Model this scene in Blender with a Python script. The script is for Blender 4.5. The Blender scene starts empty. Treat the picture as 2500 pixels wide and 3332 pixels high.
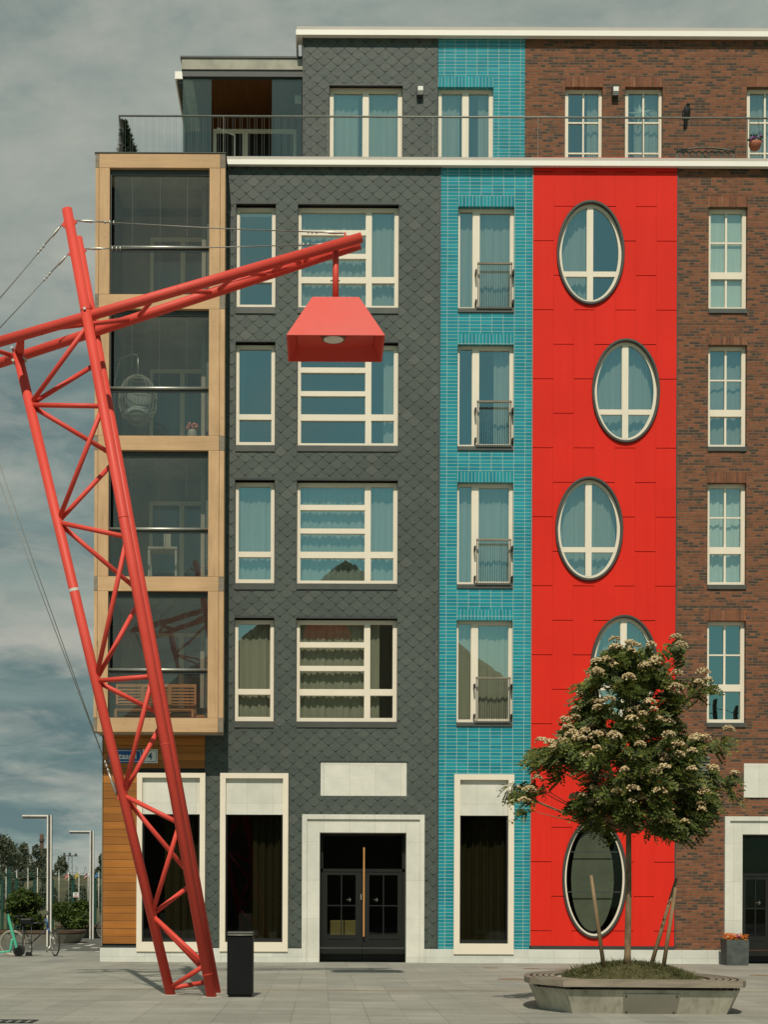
import bpy, bmesh, math, random
from mathutils import Vector, Matrix
S = bpy.context.scene
COL = S.collection
R = math.radians
# ------------------------------------------------------------------ camera, sky, sun
F = 4836.0                      # focal length in photo pixels (photo 2500 x 3332)
VX, VY, ROLL, EYE = 1040.0, 2930.0, 0.004, 1.5
cd = bpy.data.cameras.new('camera'); cam = bpy.data.objects.new('camera', cd); COL.objects.link(cam)
cd.sensor_fit = 'VERTICAL'; cd.sensor_height = 36; cd.sensor_width = 27
cd.lens = F / 3332 * 36
cd.shift_x = (1250 - VX) / 3332; cd.shift_y = (VY - 1666) / 3332
cd.clip_start = 0.1; cd.clip_end = 5000
cam.matrix_world = Matrix.Translation((0, 0, EYE)) @ Matrix.Rotation(R(90), 4, 'X') @ Matrix.Rotation(math.atan(ROLL), 4, 'Z')
S.camera = cam
SUN_TRAVEL = Vector((0.10, 1.0, -1.265)).normalized()
w = bpy.data.worlds.new('World'); S.world = w; w.use_nodes = True
def build_world():
    nt = w.node_tree; nt.nodes.clear(); N = nt.nodes.new; L = nt.links.new
    out = N('ShaderNodeOutputWorld')
    sky = N('ShaderNodeTexSky'); sky.sky_type = 'NISHITA'; sky.sun_disc = False
    sky.sun_elevation = math.asin(-SUN_TRAVEL.z); sky.sun_rotation = math.atan2(-SUN_TRAVEL.x, -SUN_TRAVEL.y)
    bs = N('ShaderNodeBackground'); bs.inputs[1].default_value = 0.075
    tint = N('ShaderNodeMixRGB'); tint.blend_type = 'MULTIPLY'; tint.inputs[0].default_value = 1
    tint.inputs[2].default_value = (0.62, 1.0, 0.82, 1)
    L(sky.outputs[0], tint.inputs[1]); L(tint.outputs[0], bs.inputs[0])
    tc = N('ShaderNodeTexCoord'); sp = N('ShaderNodeSeparateXYZ'); L(tc.outputs['Generated'], sp.inputs[0])
    def math_(op, a, b=None, clamp=False):
        n = N('ShaderNodeMath'); n.operation = op; n.use_clamp = clamp
        for i, v in enumerate((a, b)):
            if v is None: continue
            if isinstance(v, (int, float)): n.inputs[i].default_value = v
            else: L(v, n.inputs[i])
        return n.outputs[0]
    z = sp.outputs[2]
    den = math_('ADD', z, 0.22)
    u = math_('DIVIDE', sp.outputs[0], den); v = math_('DIVIDE', sp.outputs[1], den)
    cv = N('ShaderNodeCombineXYZ'); L(u, cv.inputs[0]); L(v, cv.inputs[1]); L(math_('MULTIPLY', z, 2.0), cv.inputs[2])
    def noise(scale, detail, rough, off):
        mp = N('ShaderNodeMapping'); mp.inputs['Location'].default_value = off; L(cv.outputs[0], mp.inputs[0])
        n = N('ShaderNodeTexNoise'); n.inputs['Scale'].default_value = scale; n.inputs['Detail'].default_value = detail
        n.inputs['Roughness'].default_value = rough; n.inputs['Distortion'].default_value = 0.35; L(mp.outputs[0], n.inputs[0]); return n.outputs[0]
    def ramp(fac, stops):
        r = N('ShaderNodeValToRGB'); el = r.color_ramp.elements
        while len(el) < len(stops): el.new(0.5)
        for e, (p, c) in zip(el, stops): e.position = p; e.color = (*c, 1)
        L(fac, r.inputs[0]); return r.outputs[0]
    # cloud deck: warm grey overhead, slate teal towards the horizon
    base = ramp(z, [(0.0, (0.20, 0.275, 0.265)), (0.10, (0.165, 0.235, 0.23)), (0.22, (0.165, 0.235, 0.232)), (0.34, (0.215, 0.275, 0.265)), (0.50, (0.285, 0.325, 0.295))])
    n1 = noise(2.3, 8, 0.60, (3.1, 1.7, 0.4)); n2 = noise(5.2, 9, 0.62, (7.7, 2.2, 5.0))
    light = ramp(n1, [(0.46, (0, 0, 0)), (0.68, (1, 1, 1))])
    wisps = ramp(n2, [(0.47, (0, 0, 0)), (0.74, (1, 1, 1))])
    dark = ramp(noise(3.1, 7, 0.58, (1.3, 9.4, 2.0)), [(0.40, (0.66, 0.74, 0.78)), (0.61, (1.16, 1.12, 1.08))])
    def mix(bt, fac, a, b):
        m = N('ShaderNodeMixRGB'); m.blend_type = bt
        if isinstance(fac, (int, float)): m.inputs[0].default_value = fac
        else: L(fac, m.inputs[0])
        for i, c in ((1, a), (2, b)):
            if isinstance(c, tuple): m.inputs[i].default_value = (*c, 1)
            else: L(c, m.inputs[i])
        return m.outputs[0]
    c = mix('MULTIPLY', 1.0, base, dark)
    c = mix('MIX', math_('MULTIPLY', light, 0.60), c, (0.47, 0.465, 0.40))
    c = mix('MIX', math_('MULTIPLY', wisps, 0.55), c, (0.47, 0.46, 0.40))
    zb_ = math_('ADD', z, math_('MULTIPLY', math_('SUBTRACT', n1, 0.5), 0.10))
    band_ = ramp(zb_, [(0.140, (0, 0, 0)), (0.170, (1, 1, 1)), (0.184, (0.35, 0.35, 0.35)), (0.23, (0, 0, 0))])
    c = mix('MIX', math_('MULTIPLY', band_, 0.65), c, (0.47, 0.45, 0.39))
    bc = N('ShaderNodeBackground'); L(c, bc.inputs[0]); bc.inputs[1].default_value = 1.08
    # the cloud bank fills the north half; the south half is broken blue sky
    north = N('ShaderNodeMapRange'); north.interpolation_type = 'SMOOTHSTEP'
    north.inputs[1].default_value = -0.55; north.inputs[2].default_value = 0.35
    north.inputs[3].default_value = 0.0; north.inputs[4].default_value = 1.0; L(sp.outputs[1], north.inputs[0])
    south = math_('MULTIPLY', light, 0.55)
    fac = math_('MAXIMUM', north.outputs[0], south)
    ms = N('ShaderNodeMixShader'); L(fac, ms.inputs[0]); L(bs.outputs[0], ms.inputs[1]); L(bc.outputs[0], ms.inputs[2])
    L(ms.outputs[0], out.inputs[0])
build_world()
sd = bpy.data.lights.new('sun', 'SUN'); sd.energy = 3.7; sd.angle = R(0.55); sd.color = (1.0, 0.93, 0.80)
sun = bpy.data.objects.new('sun', sd); COL.objects.link(sun); sun.location = (-4, -30, 60)
sun.rotation_euler = SUN_TRAVEL.to_track_quat('-Z', 'Y').to_euler()
S.view_settings.view_transform = 'Standard'; S.view_settings.look = 'None'
S.view_settings.exposure = 0; S.view_settings.gamma = 1
S.render.engine = 'CYCLES'
S.cycles.max_bounces = 6; S.cycles.transparent_max_bounces = 12
S.cycles.use_denoising = True
# ------------------------------------------------------------------ helpers
def P(px, py, Y):               # photo pixel at depth Y -> world point
    u = px - ROLL * (VY - py); v = py - ROLL * (px - VX)
    return Vector(((u - VX) * Y / F, Y, EYE - (v - VY) * Y / F))
def G(px, py):                  # photo pixel on the ground
    v = py - ROLL * (px - VX); return P(px, py, F * EYE / (v - VY))
def rect(x0, y0, x1, y1, Y):
    mx, my = (x0 + x1) / 2, (y0 + y1) / 2
    return (P(x0, my, Y).x, P(x1, my, Y).x, P(mx, y1, Y).z, P(mx, y0, Y).z)
def crop(ox, oy, s):
    return lambda x0, y0, x1, y1, Y: rect(ox + x0 / s, oy + y0 / s, ox + x1 / s, oy + y1 / s, Y)
c5 = crop(700, 500, 2.075); c6 = crop(1400, 500, 1.509); c2 = crop(900, 0, 1.8444); c3 = crop(1650, 0, 1.953)
g5 = crop(600, 2400, 1.8444); g4 = crop(0, 2400, 2.075); g6 = crop(1400, 2400, 1.509)
def tag(o, label=None, cat=None, group=None, kind=None):
    if label: o['label'] = label
    if cat: o['category'] = cat
    if group: o['group'] = group
    if kind: o['kind'] = kind
    return o
def thing(name, loc, label, cat, group=None):
    o = bpy.data.objects.new(name, None); COL.objects.link(o); o.location = loc
    o.empty_display_size = 0.2
    return tag(o, label, cat, group)
def wbase(o):
    b = Vector((0, 0, 0))
    while o is not None: b += Vector(o.location); o = o.parent
    return b
class MB:
    def __init__(s): s.v = []; s.f = []; s.sm = []
    def add(s, vs, fs, smooth=False):
        n = len(s.v); s.v += [tuple(v) for v in vs]; s.f += [tuple(i + n for i in f) for f in fs]; s.sm += [smooth] * len(fs); return s
    def poly(s, pts, smooth=False): return s.add(pts, [tuple(range(len(pts)))], smooth)
    def box(s, x0, x1, y0, y1, z0, z1):
        return s.add([(x, y, z) for x in (x0, x1) for y in (y0, y1) for z in (z0, z1)],
            [(0, 1, 3, 2), (4, 6, 7, 5), (0, 4, 5, 1), (2, 3, 7, 6), (0, 2, 6, 4), (1, 5, 7, 3)])
    def bar(s, p, q, wx, wy, up=(0, 0, 1)):     # rectangular bar between two points
        p, q = Vector(p), Vector(q); d = (q - p).normalized(); a = d.cross(Vector(up))
        if a.length < 1e-4: a = d.cross(Vector((0, 1, 0)))
        a.normalize(); b = a.cross(d)
        vs = [c + a * sx * wx / 2 + b * sy * wy / 2 for c in (p, q) for sx, sy in ((-1, -1), (1, -1), (1, 1), (-1, 1))]
        return s.add(vs, [(3, 2, 1, 0), (4, 5, 6, 7), (0, 1, 5, 4), (1, 2, 6, 5), (2, 3, 7, 6), (3, 0, 4, 7)])
    def tube(s, pts, r, n=10, caps=True, smooth=True, closed=False):
        pts = [Vector(p) for p in pts]; m = len(pts); rs = r if isinstance(r, (list, tuple)) else [r] * m
        vs = []; a = None
        for i, p in enumerate(pts):
            if closed: d = pts[(i + 1) % m] - pts[i - 1]
            else: d = pts[min(i + 1, m - 1)] - pts[max(i - 1, 0)]
            d.normalize()
            if a is None:
                a = d.orthogonal().normalized()
            a = (a - d * a.dot(d)).normalized(); b = d.cross(a)
            vs += [p + (a * math.cos(2 * math.pi * k / n) + b * math.sin(2 * math.pi * k / n)) * rs[i] for k in range(n)]
        fs = [(i * n + k, i * n + (k + 1) % n, (i + 1) % m * n + (k + 1) % n, (i + 1) % m * n + k) for i in range(m if closed else m - 1) for k in range(n)]
        s.add(vs, fs, smooth)
        if caps and not closed:
            b0 = len(s.v) - len(vs)
            s.f += [tuple(b0 + k for k in reversed(range(n))), tuple(b0 + (m - 1) * n + k for k in range(n))]; s.sm += [False, False]
        return s
    def lathe(s, c, prof, n=16, smooth=True):   # prof: (radius, z) from bottom up
        c = Vector(c); vs = [c + Vector((r * math.cos(2 * math.pi * k / n), r * math.sin(2 * math.pi * k / n), z)) for r, z in prof for k in range(n)]
        m = len(prof); fs = [(i * n + k, i * n + (k + 1) % n, (i + 1) * n + (k + 1) % n, (i + 1) * n + k) for i in range(m - 1) for k in range(n)]
        s.add(vs, fs, smooth); b0 = len(s.v) - len(vs)
        s.f += [tuple(b0 + k for k in reversed(range(n))), tuple(b0 + (m - 1) * n + k for k in range(n))]; s.sm += [False, False]; return s
    def blob(s, c, rx, ry, rz, n=8, m=5, jit=0.0, rnd=random):
        c = Vector(c); vs = []
        for i in range(1, m):
            t = math.pi * i / m
            for k in range(n):
                p = 2 * math.pi * k / n; j = 1 + rnd.uniform(-jit, jit)
                vs.append(c + Vector((rx * math.sin(t) * math.cos(p) * j, ry * math.sin(t) * math.sin(p) * j, rz * math.cos(t) * j)))
        vs += [c + Vector((0, 0, rz)), c - Vector((0, 0, rz))]; T, B = len(vs) - 2, len(vs) - 1
        fs = [(i * n + k, (i + 1) * n + k, (i + 1) * n + (k + 1) % n, i * n + (k + 1) % n) for i in range(m - 2) for k in range(n)]
        fs += [(T, k, (k + 1) % n) for k in range(n)] + [(B, (m - 2) * n + (k + 1) % n, (m - 2) * n + k) for k in range(n)]
        return s.add(vs, fs, True)
    def prism(s, ring0, ring1, cap0=True, cap1=True, smooth=False):   # two same-length rings
        n = len(ring0); s.add(list(ring0) + list(ring1), [(k, (k + 1) % n, n + (k + 1) % n, n + k) for k in range(n)], smooth)
        b0 = len(s.v) - 2 * n
        if cap0: s.f.append(tuple(b0 + k for k in reversed(range(n)))); s.sm.append(False)
        if cap1: s.f.append(tuple(b0 + n + k for k in range(n))); s.sm.append(False)
        return s
    def holed(s, x0, x1, z0, z1, Y, holes, depth):   # plate in the XZ plane with rectangular holes and their reveals
        xs = sorted({x0, x1, *[c for h in holes for c in h[:2] if x0 < c < x1]}); zs = sorted({z0, z1, *[c for h in holes for c in h[2:] if z0 < c < z1]})
        for i in range(len(xs) - 1):
            for j in range(len(zs) - 1):
                cx, cz = (xs[i] + xs[i + 1]) / 2, (zs[j] + zs[j + 1]) / 2
                if any(h[0] < cx < h[1] and h[2] < cz < h[3] for h in holes): continue
                s.poly([(xs[i], Y, zs[j]), (xs[i + 1], Y, zs[j]), (xs[i + 1], Y, zs[j + 1]), (xs[i], Y, zs[j + 1])])
        for a, b, c, d in holes:
            a_, b_, c_, d_ = max(a, x0), min(b, x1), max(c, z0), min(d, z1)
            s.poly([(a_, Y, d_), (b_, Y, d_), (b_, Y + depth, d_), (a_, Y + depth, d_)])
            s.poly([(a_, Y, c_), (a_, Y + depth, c_), (b_, Y + depth, c_), (b_, Y, c_)])
            s.poly([(a_, Y, c_), (a_, Y, d_), (a_, Y + depth, d_), (a_, Y + depth, c_)])
            s.poly([(b_, Y, c_), (b_, Y + depth, c_), (b_, Y + depth, d_), (b_, Y, d_)])
        return s
    def build(s, name, mat, parent=None, bevel=0, kind=None, label=None):
        base = wbase(parent); me = bpy.data.meshes.new(name)
        me.from_pydata([tuple(Vector(v) - base) for v in s.v], [], s.f); me.update()
        me.polygons.foreach_set('use_smooth', s.sm)
        if isinstance(mat, (list, tuple)):
            for m in mat: me.materials.append(m)
        else: me.materials.append(mat)
        o = bpy.data.objects.new(name, me); COL.objects.link(o)
        if parent is not None: o.parent = parent
        if bevel:
            b = o.modifiers.new('bevel', 'BEVEL'); b.width = bevel; b.segments = 2; b.limit_method = 'ANGLE'; b.angle_limit = R(40)
        return tag(o, label, None, None, kind)
def copy_tree(o, parent=None):
    c = o.copy(); COL.objects.link(c)
    if parent is not None: c.parent = parent
    for ch in [x for x in bpy.data.objects if x.parent == o]: copy_tree(ch, c)
    return c
def clip(poly, nx, nz, d):      # keep nx*x+nz*z <= d   (poly: list of (x, z))
    out = []
    for i in range(len(poly)):
        a, b = poly[i], poly[(i + 1) % len(poly)]; da, db = nx * a[0] + nz * a[1] - d, nx * b[0] + nz * b[1] - d
        if da <= 0: out.append(a)
        if (da < 0 < db) or (db < 0 < da):
            t = da / (da - db); out.append((a[0] + (b[0] - a[0]) * t, a[1] + (b[1] - a[1]) * t))
    return out
def area(p): return abs(sum(p[i][0] * p[(i + 1) % len(p)][1] - p[(i + 1) % len(p)][0] * p[i][1] for i in range(len(p)))) / 2
def subtract(polys, planes, bbox):
    out = []
    for p in polys:
        xs = [a[0] for a in p]; zs = [a[1] for a in p]
        if max(xs) < bbox[0] or min(xs) > bbox[1] or max(zs) < bbox[2] or min(zs) > bbox[3]: out.append(p); continue
        rest = p
        for nx, nz, d in planes:
            o = clip(rest, -nx, -nz, -d)
            if len(o) > 2 and area(o) > 1e-5: out.append(o)
            rest = clip(rest, nx, nz, d)
            if len(rest) < 3: break
    return out
def rect_planes(h): return [(-1, 0, -h[0]), (1, 0, h[1]), (0, -1, -h[2]), (0, 1, h[3])]
# ------------------------------------------------------------------ materials
def hexlin(r, g, b):
    f = lambda c: (c / 255 / 12.92) if c / 255 <= 0.04045 else ((c / 255 + 0.055) / 1.055) ** 2.4
    return (f(r), f(g), f(b))
class NT:
    def __init__(s, name):
        s.m = bpy.data.materials.new(name); s.m.use_nodes = True; s.t = s.m.node_tree; s.t.nodes.clear()
        s.out = s.n('ShaderNodeOutputMaterial')
    def n(s, t): return s.t.nodes.new(t)
    def l(s, a, b): s.t.links.new(a, b)
    def pos(s): return s.n('ShaderNodeNewGeometry').outputs['Position']
    def island(s): return s.n('ShaderNodeNewGeometry').outputs['Random Per Island']
    def mapping(s, v, scale=(1, 1, 1), loc=(0, 0, 0), rot=(0, 0, 0)):
        m = s.n('ShaderNodeMapping'); m.inputs['Scale'].default_value = scale; m.inputs['Location'].default_value = loc; m.inputs['Rotation'].default_value = rot
        s.l(v, m.inputs[0]); return m.outputs[0]
    def noise(s, v, scale, detail=4, rough=0.55):
        n = s.n('ShaderNodeTexNoise'); n.inputs['Scale'].default_value = scale; n.inputs['Detail'].default_value = detail; n.inputs['Roughness'].default_value = rough
        s.l(v, n.inputs[0]); return n.outputs[0]
    def ramp(s, fac, stops, const=False):
        r = s.n('ShaderNodeValToRGB'); el = r.color_ramp.elements
        if const: r.color_ramp.interpolation = 'CONSTANT'
        while len(el) < len(stops): el.new(0.5)
        for e, (p, c) in zip(el, stops):
            e.position = p; e.color = (*c, 1) if isinstance(c, tuple) else (c, c, c, 1)
        s.l(fac, r.inputs[0]); return r.outputs[0]
    def mix(s, bt, fac, a, b):
        m = s.n('ShaderNodeMixRGB'); m.blend_type = bt
        if isinstance(fac, (int, float)): m.inputs[0].default_value = fac
        else: s.l(fac, m.inputs[0])
        for i, c in ((1, a), (2, b)):
            if isinstance(c, tuple): m.inputs[i].default_value = (*c, 1)
            else: s.l(c, m.inputs[i])
        return m.outputs[0]
    def math(s, op, a, b=0.0):
        n = s.n('ShaderNodeMath'); n.operation = op
        for i, v in enumerate((a, b)):
            if isinstance(v, (int, float)): n.inputs[i].default_value = v
            else: s.l(v, n.inputs[i])
        return n.outputs[0]
    def xz(s):                  # facade coordinates (x, z) from world position
        sp = s.n('ShaderNodeSeparateXYZ'); s.l(s.pos(), sp.inputs[0]); c = s.n('ShaderNodeCombineXYZ')
        s.l(sp.outputs[0], c.inputs[0]); s.l(sp.outputs[2], c.inputs[1]); return c.outputs[0]
    def brick(s, v, w_, h_, mortar, off=0.5, c1=(0, 0, 0), c2=(1, 1, 1), cm=(0, 0, 0), bias=0.0, freq=2, squash=1.0, sqf=2):
        b = s.n('ShaderNodeTexBrick'); b.offset = off; b.offset_frequency = freq; b.squash = squash; b.squash_frequency = sqf
        for k, val in (('Color1', (*c1, 1)), ('Color2', (*c2, 1)), ('Mortar', (*cm, 1)), ('Scale', 1.0), ('Mortar Size', mortar), ('Mortar Smooth', 0.1), ('Bias', bias), ('Brick Width', w_), ('Row Height', h_)):
            b.inputs[k].default_value = val
        s.l(v, b.inputs[0]); return b.outputs[0], b.outputs[1]
    def bsdf(s, color, rough=0.6, metal=0.0, spec=0.5, bump=None, bstr=0.3, bdist=0.01, coat=0.0):
        b = s.n('ShaderNodeBsdfPrincipled')
        if isinstance(color, tuple): b.inputs['Base Color'].default_value = (*color, 1)
        else: s.l(color, b.inputs['Base Color'])
        if isinstance(rough, (int, float)): b.inputs['Roughness'].default_value = rough
        else: s.l(rough, b.inputs['Roughness'])
        b.inputs['Metallic'].default_value = metal; b.inputs['Specular IOR Level'].default_value = spec
        b.inputs['Coat Weight'].default_value = coat
        if bump is not None:
            n = s.n('ShaderNodeBump'); n.inputs['Strength'].default_value = bstr; n.inputs['Distance'].default_value = bdist; s.l(bump, n.inputs['Height']); s.l(n.outputs[0], b.inputs['Normal'])
        return b.outputs[0]
    def done(s, sh): s.l(sh, s.out.inputs[0]); return s.m
def plain(name, col, rough=0.6, metal=0.0, spec=0.4, var=0.12, scale=3.0, bump=0.0, coat=0.0):
    t = NT(name); n = t.noise(t.pos(), scale, 5)
    lo = tuple(c * (1 - var) for c in col); hi = tuple(min(1, c * (1 + var)) for c in col)
    c = t.ramp(n, [(0.3, lo), (0.7, hi)])
    return t.done(t.bsdf(c, rough, metal, spec, n if bump else None, bump, 0.01, coat))
def wood(name, a, b, grain=(1, 30, 30), rough=0.6, island=0.25, knots=False):
    t = NT(name); v = t.mapping(t.pos(), grain); n = t.noise(v, 1.2, 6, 0.65); n2 = t.noise(t.pos(), 1.1, 3)
    c = t.ramp(n, [(0.28, a), (0.72, b)])
    isl = t.ramp(t.island(), [(0, 1 - island), (1, 1 + island * 0.4)])
    c = t.mix('MULTIPLY', 1.0, c, isl); c = t.mix('MULTIPLY', 1.0, c, t.ramp(n2, [(0.3, 0.86), (0.7, 1.08)]))
    if knots:
        k = t.noise(t.mapping(t.pos(), (9, 9, 4)), 1.5, 2)
        c = t.mix('MULTIPLY', t.ramp(k, [(0.68, 0.0), (0.76, 0.35)]), c, (0.45, 0.35, 0.25))
    return t.done(t.bsdf(c, rough, 0, 0.3, n, 0.15, 0.004))
M = {}
def glass(name, refl, tint, trans, wob=0.004, haze=0.0):
    t = NT(name); tr = t.n('ShaderNodeBsdfTransparent'); tr.inputs[0].default_value = (*trans, 1)
    gl = t.n('ShaderNodeBsdfGlossy'); gl.inputs['Roughness'].default_value = 0.0; gl.inputs['Color'].default_value = (*tint, 1)
    bp = t.n('ShaderNodeBump'); bp.inputs['Strength'].default_value = 0.25; bp.inputs['Distance'].default_value = wob
    t.l(t.noise(t.mapping(t.pos(), (1, 1, 0.6)), 1.6, 2), bp.inputs['Height']); t.l(bp.outputs[0], gl.inputs['Normal'])
    ge = t.n('ShaderNodeNewGeometry'); dt = t.n('ShaderNodeVectorMath'); dt.operation = 'DOT_PRODUCT'; t.l(ge.outputs['Incoming'], dt.inputs[0]); t.l(ge.outputs['Normal'], dt.inputs[1])
    sch = t.math('POWER', t.math('SUBTRACT', 1.0, t.math('ABSOLUTE', dt.outputs['Value'])), 5.0)    # same from both sides of the pane
    f = t.math('ADD', t.math('MULTIPLY', sch, 0.6), refl + 0.04)
    mx = t.n('ShaderNodeMixShader'); t.l(f, mx.inputs[0]); t.l(tr.outputs[0], mx.inputs[1]); t.l(gl.outputs[0], mx.inputs[2])
    if haze:                    # thin patchy diffuse layer that greys the pane
        df = t.n('ShaderNodeBsdfDiffuse'); df.inputs[0].default_value = (0.42, 0.40, 0.34, 1); m2 = t.n('ShaderNodeMixShader')
        t.l(t.ramp(t.noise(t.mapping(t.pos(), (1, 1, 0.4)), 2.5, 5), [(0.3, haze * 0.7), (0.7, haze * 1.2)]), m2.inputs[0]); t.l(mx.outputs[0], m2.inputs[1]); t.l(df.outputs[0], m2.inputs[2]); return t.done(m2.outputs[0])
    return t.done(mx.outputs[0])
M['glass'] = glass('window glass', 0.27, (0.80, 1.0, 0.96), (0.80, 0.86, 0.82))
M['gglass'] = glass('gallery glass', 0.05, (1.0, 0.92, 0.80), (0.84, 0.86, 0.80), haze=0.05)
M['shopglass'] = glass('dark shop glass', -0.015, (0.9, 0.95, 1.0), (0.42, 0.44, 0.40))
M['railglass'] = glass('pavilion glass', 0.07, (0.85, 0.98, 0.90), (0.66, 0.76, 0.72), haze=0.04)
def slate_mat():
    t = NT('slate'); n = t.noise(t.pos(), 14, 5, 0.6); n2 = t.noise(t.pos(), 0.35, 3)
    c = t.ramp(t.island(), [(0.0, (0.056, 0.067, 0.057)), (0.5, (0.064, 0.075, 0.063)), (0.93, (0.071, 0.082, 0.068)), (1.0, (0.088, 0.094, 0.078))])
    c = t.mix('MULTIPLY', 1.0, c, t.ramp(n, [(0.3, 0.82), (0.7, 1.15)])); c = t.mix('MULTIPLY', 1.0, c, t.ramp(n2, [(0.3, 0.86), (0.7, 1.12)]))
    return t.done(t.bsdf(c, t.ramp(n, [(0.3, 0.5), (0.7, 0.72)]), 0, 0.35, n, 0.35, 0.006))
M['slate'] = slate_mat()
M['slate_back'] = plain('slate backing', (0.022, 0.026, 0.024), 0.9)
TX0 = P(1400 + 133.5 / 1.509, 2000, 36).x      # edge of the tile grid
def teal_mat(name, w_, h_, ox, oz):
    t = NT(name); v = t.mapping(t.xz(), (1, 1, 1), (-ox + 50 * w_, -oz + 50 * h_, 0))
    c, f = t.brick(v, w_, h_, 0.0055, 0.0)
    n = t.noise(t.pos(), 1.3, 3); gr = t.noise(t.mapping(t.pos(), (3, 3, 9)), 6, 3)
    tile = t.ramp(c, [(0.0, (0.010, 0.205, 0.255)), (0.5, (0.012, 0.240, 0.285)), (1.0, (0.018, 0.285, 0.320))])
    tile = t.mix('MULTIPLY', 1.0, tile, t.ramp(n, [(0.3, 0.85), (0.7, 1.1)])); tile = t.mix('MULTIPLY', 0.5, tile, t.ramp(gr, [(0.3, 0.75), (0.7, 1.1)]))
    col = t.mix('MIX', f, tile, (0.36, 0.47, 0.42)); inv = t.math('SUBTRACT', 1.0, f)
    rough = t.math('ADD', t.math('MULTIPLY', f, 0.6), 0.22)
    hb = t.math('ADD', t.math('MULTIPLY', inv, 1.0), t.math('MULTIPLY', gr, 0.12))
    return t.done(t.bsdf(col, rough, 0, 0.5, hb, 0.6, 0.006))
M['teal'] = teal_mat('teal glazed tile', 0.2715, 0.0843, TX0, P(1500, 2210, 36).z)
M['teal_soldier'] = teal_mat('teal soldier tile', 0.0848, 0.60, TX0, 0.0)
M['teal_plain'] = plain('teal reveal', (0.012, 0.16, 0.20), 0.5)
def brick_mat(name, soldier=False):
    t = NT(name); v = t.xz()
    if soldier: c, f = t.brick(t.mapping(v, (1, 1, 1), (30, 10, 0)), 0.066, 0.9, 0.008, 0.0)
    else: c, f = t.brick(t.mapping(v, (1, 1, 1), (30, 10, 0)), 0.262, 0.0665, 0.010, 0.5, squash=0.5, sqf=3)
    n = t.noise(t.pos(), 9, 4); big = t.noise(t.mapping(t.pos(), (1, 1, 3.2)), 1.5, 4)
    val = t.math('ADD', t.math('MULTIPLY', c, 0.66), t.math('MULTIPLY', big, 0.34))
    if soldier: bc = t.ramp(c, [(0.0, (0.13, 0.05, 0.027)), (0.4, (0.195, 0.070, 0.034)), (0.75, (0.235, 0.083, 0.04)), (1.0, (0.265, 0.11, 0.056))])
    else: bc = t.ramp(val, [(0.18, (0.058, 0.041, 0.030)), (0.29, (0.078, 0.048, 0.033)), (0.41, (0.150, 0.057, 0.029)), (0.55, (0.205, 0.072, 0.034)), (0.70, (0.228, 0.080, 0.037)), (0.85, (0.25, 0.092, 0.046))])
    bc = t.mix('MULTIPLY', 1.0, bc, t.ramp(n, [(0.3, 0.8), (0.7, 1.18)]))
    col = t.mix('MIX', f, bc, (0.15, 0.10, 0.064)); h = t.math('ADD', t.math('SUBTRACT', 1.0, f), t.math('MULTIPLY', n, 0.4))
    return t.done(t.bsdf(col, 0.85, 0, 0.25, h, 0.7, 0.008))
M['brick'] = brick_mat('brown brick'); M['brick_soldier'] = brick_mat('soldier brick', True)
def red_mat():
    t = NT('red cladding'); n = t.noise(t.pos(), 0.5, 3); fine = t.noise(t.pos(), 40, 2)
    sk = t.noise(t.mapping(t.pos(), (4, 4, 0.25)), 1.6, 5, 0.6); c = t.mix('MULTIPLY', 1.0, t.ramp(sk, [(0.3, (0.66, 0.023, 0.012)), (0.7, (0.70, 0.026, 0.014))]), t.ramp(n, [(0.3, 0.93), (0.7, 1.05)]))
    return t.done(t.bsdf(c, 0.6, 0, 0.12, fine, 0.05, 0.002))
M['red'] = red_mat(); M['red_back'] = plain('red shadow joint', (0.22, 0.010, 0.008), 0.8)
M['frame'] = plain('cream window frame', (0.76, 0.665, 0.525), 0.5, 0, 0.4, 0.03, 2.0)
M['fascia'] = plain('white fascia', (0.84, 0.785, 0.69), 0.4, 0, 0.5, 0.03, 1.0)
M['fascia_top'] = plain('fascia edge', (0.60, 0.53, 0.46), 0.45, 0, 0.4, 0.04, 1.0)
M['dark'] = plain('dark grey metal', (0.045, 0.048, 0.042), 0.5, 0.2, 0.5)
M['sill'] = plain('sill metal', (0.085, 0.085, 0.072), 0.45, 0.3, 0.5)
M['handrail'] = plain('grey handrail', (0.20, 0.20, 0.17), 0.5, 0.3)
M['rim'] = plain('oval rim metal', (0.060, 0.058, 0.048), 0.5, 0.1, 0.45)
M['black'] = plain('black metal', (0.006, 0.0065, 0.0065), 0.45, 0, 0.25, 0.2)
M['doorblack'] = plain('door metal', (0.011, 0.011, 0.009), 0.55, 0, 0.3, 0.15)
def stone_mat(name, a, b, pit=True):
    t = NT(name); n = t.noise(t.pos(), 2.2, 5); p = t.noise(t.mapping(t.pos(), (5, 5, 9)), 3.5, 6, 0.7)
    c = t.ramp(n, [(0.3, a), (0.7, b)])
    if pit: c = t.mix('MULTIPLY', t.ramp(p, [(0.56, 0.0), (0.66, 0.45)]), c, (0.62, 0.56, 0.46))
    vz = t.xz(); cb, f = t.brick(t.mapping(vz, (1, 1, 1), (40.2, 10.1, 0)), 0.62, 0.93, 0.004, 0.0, (0.90, 0.90, 0.89), (1.03, 1.03, 1.02), (0.62, 0.60, 0.55))
    c = t.mix('MULTIPLY', 0.8, c, cb)
    return t.done(t.bsdf(c, 0.8, 0, 0.3, p, 0.25, 0.006))
M['stone'] = stone_mat('pale limestone', (0.60, 0.575, 0.50), (0.70, 0.67, 0.585))
M['plinth'] = stone_mat('plinth stone', (0.56, 0.55, 0.49), (0.66, 0.64, 0.565), False)
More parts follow.
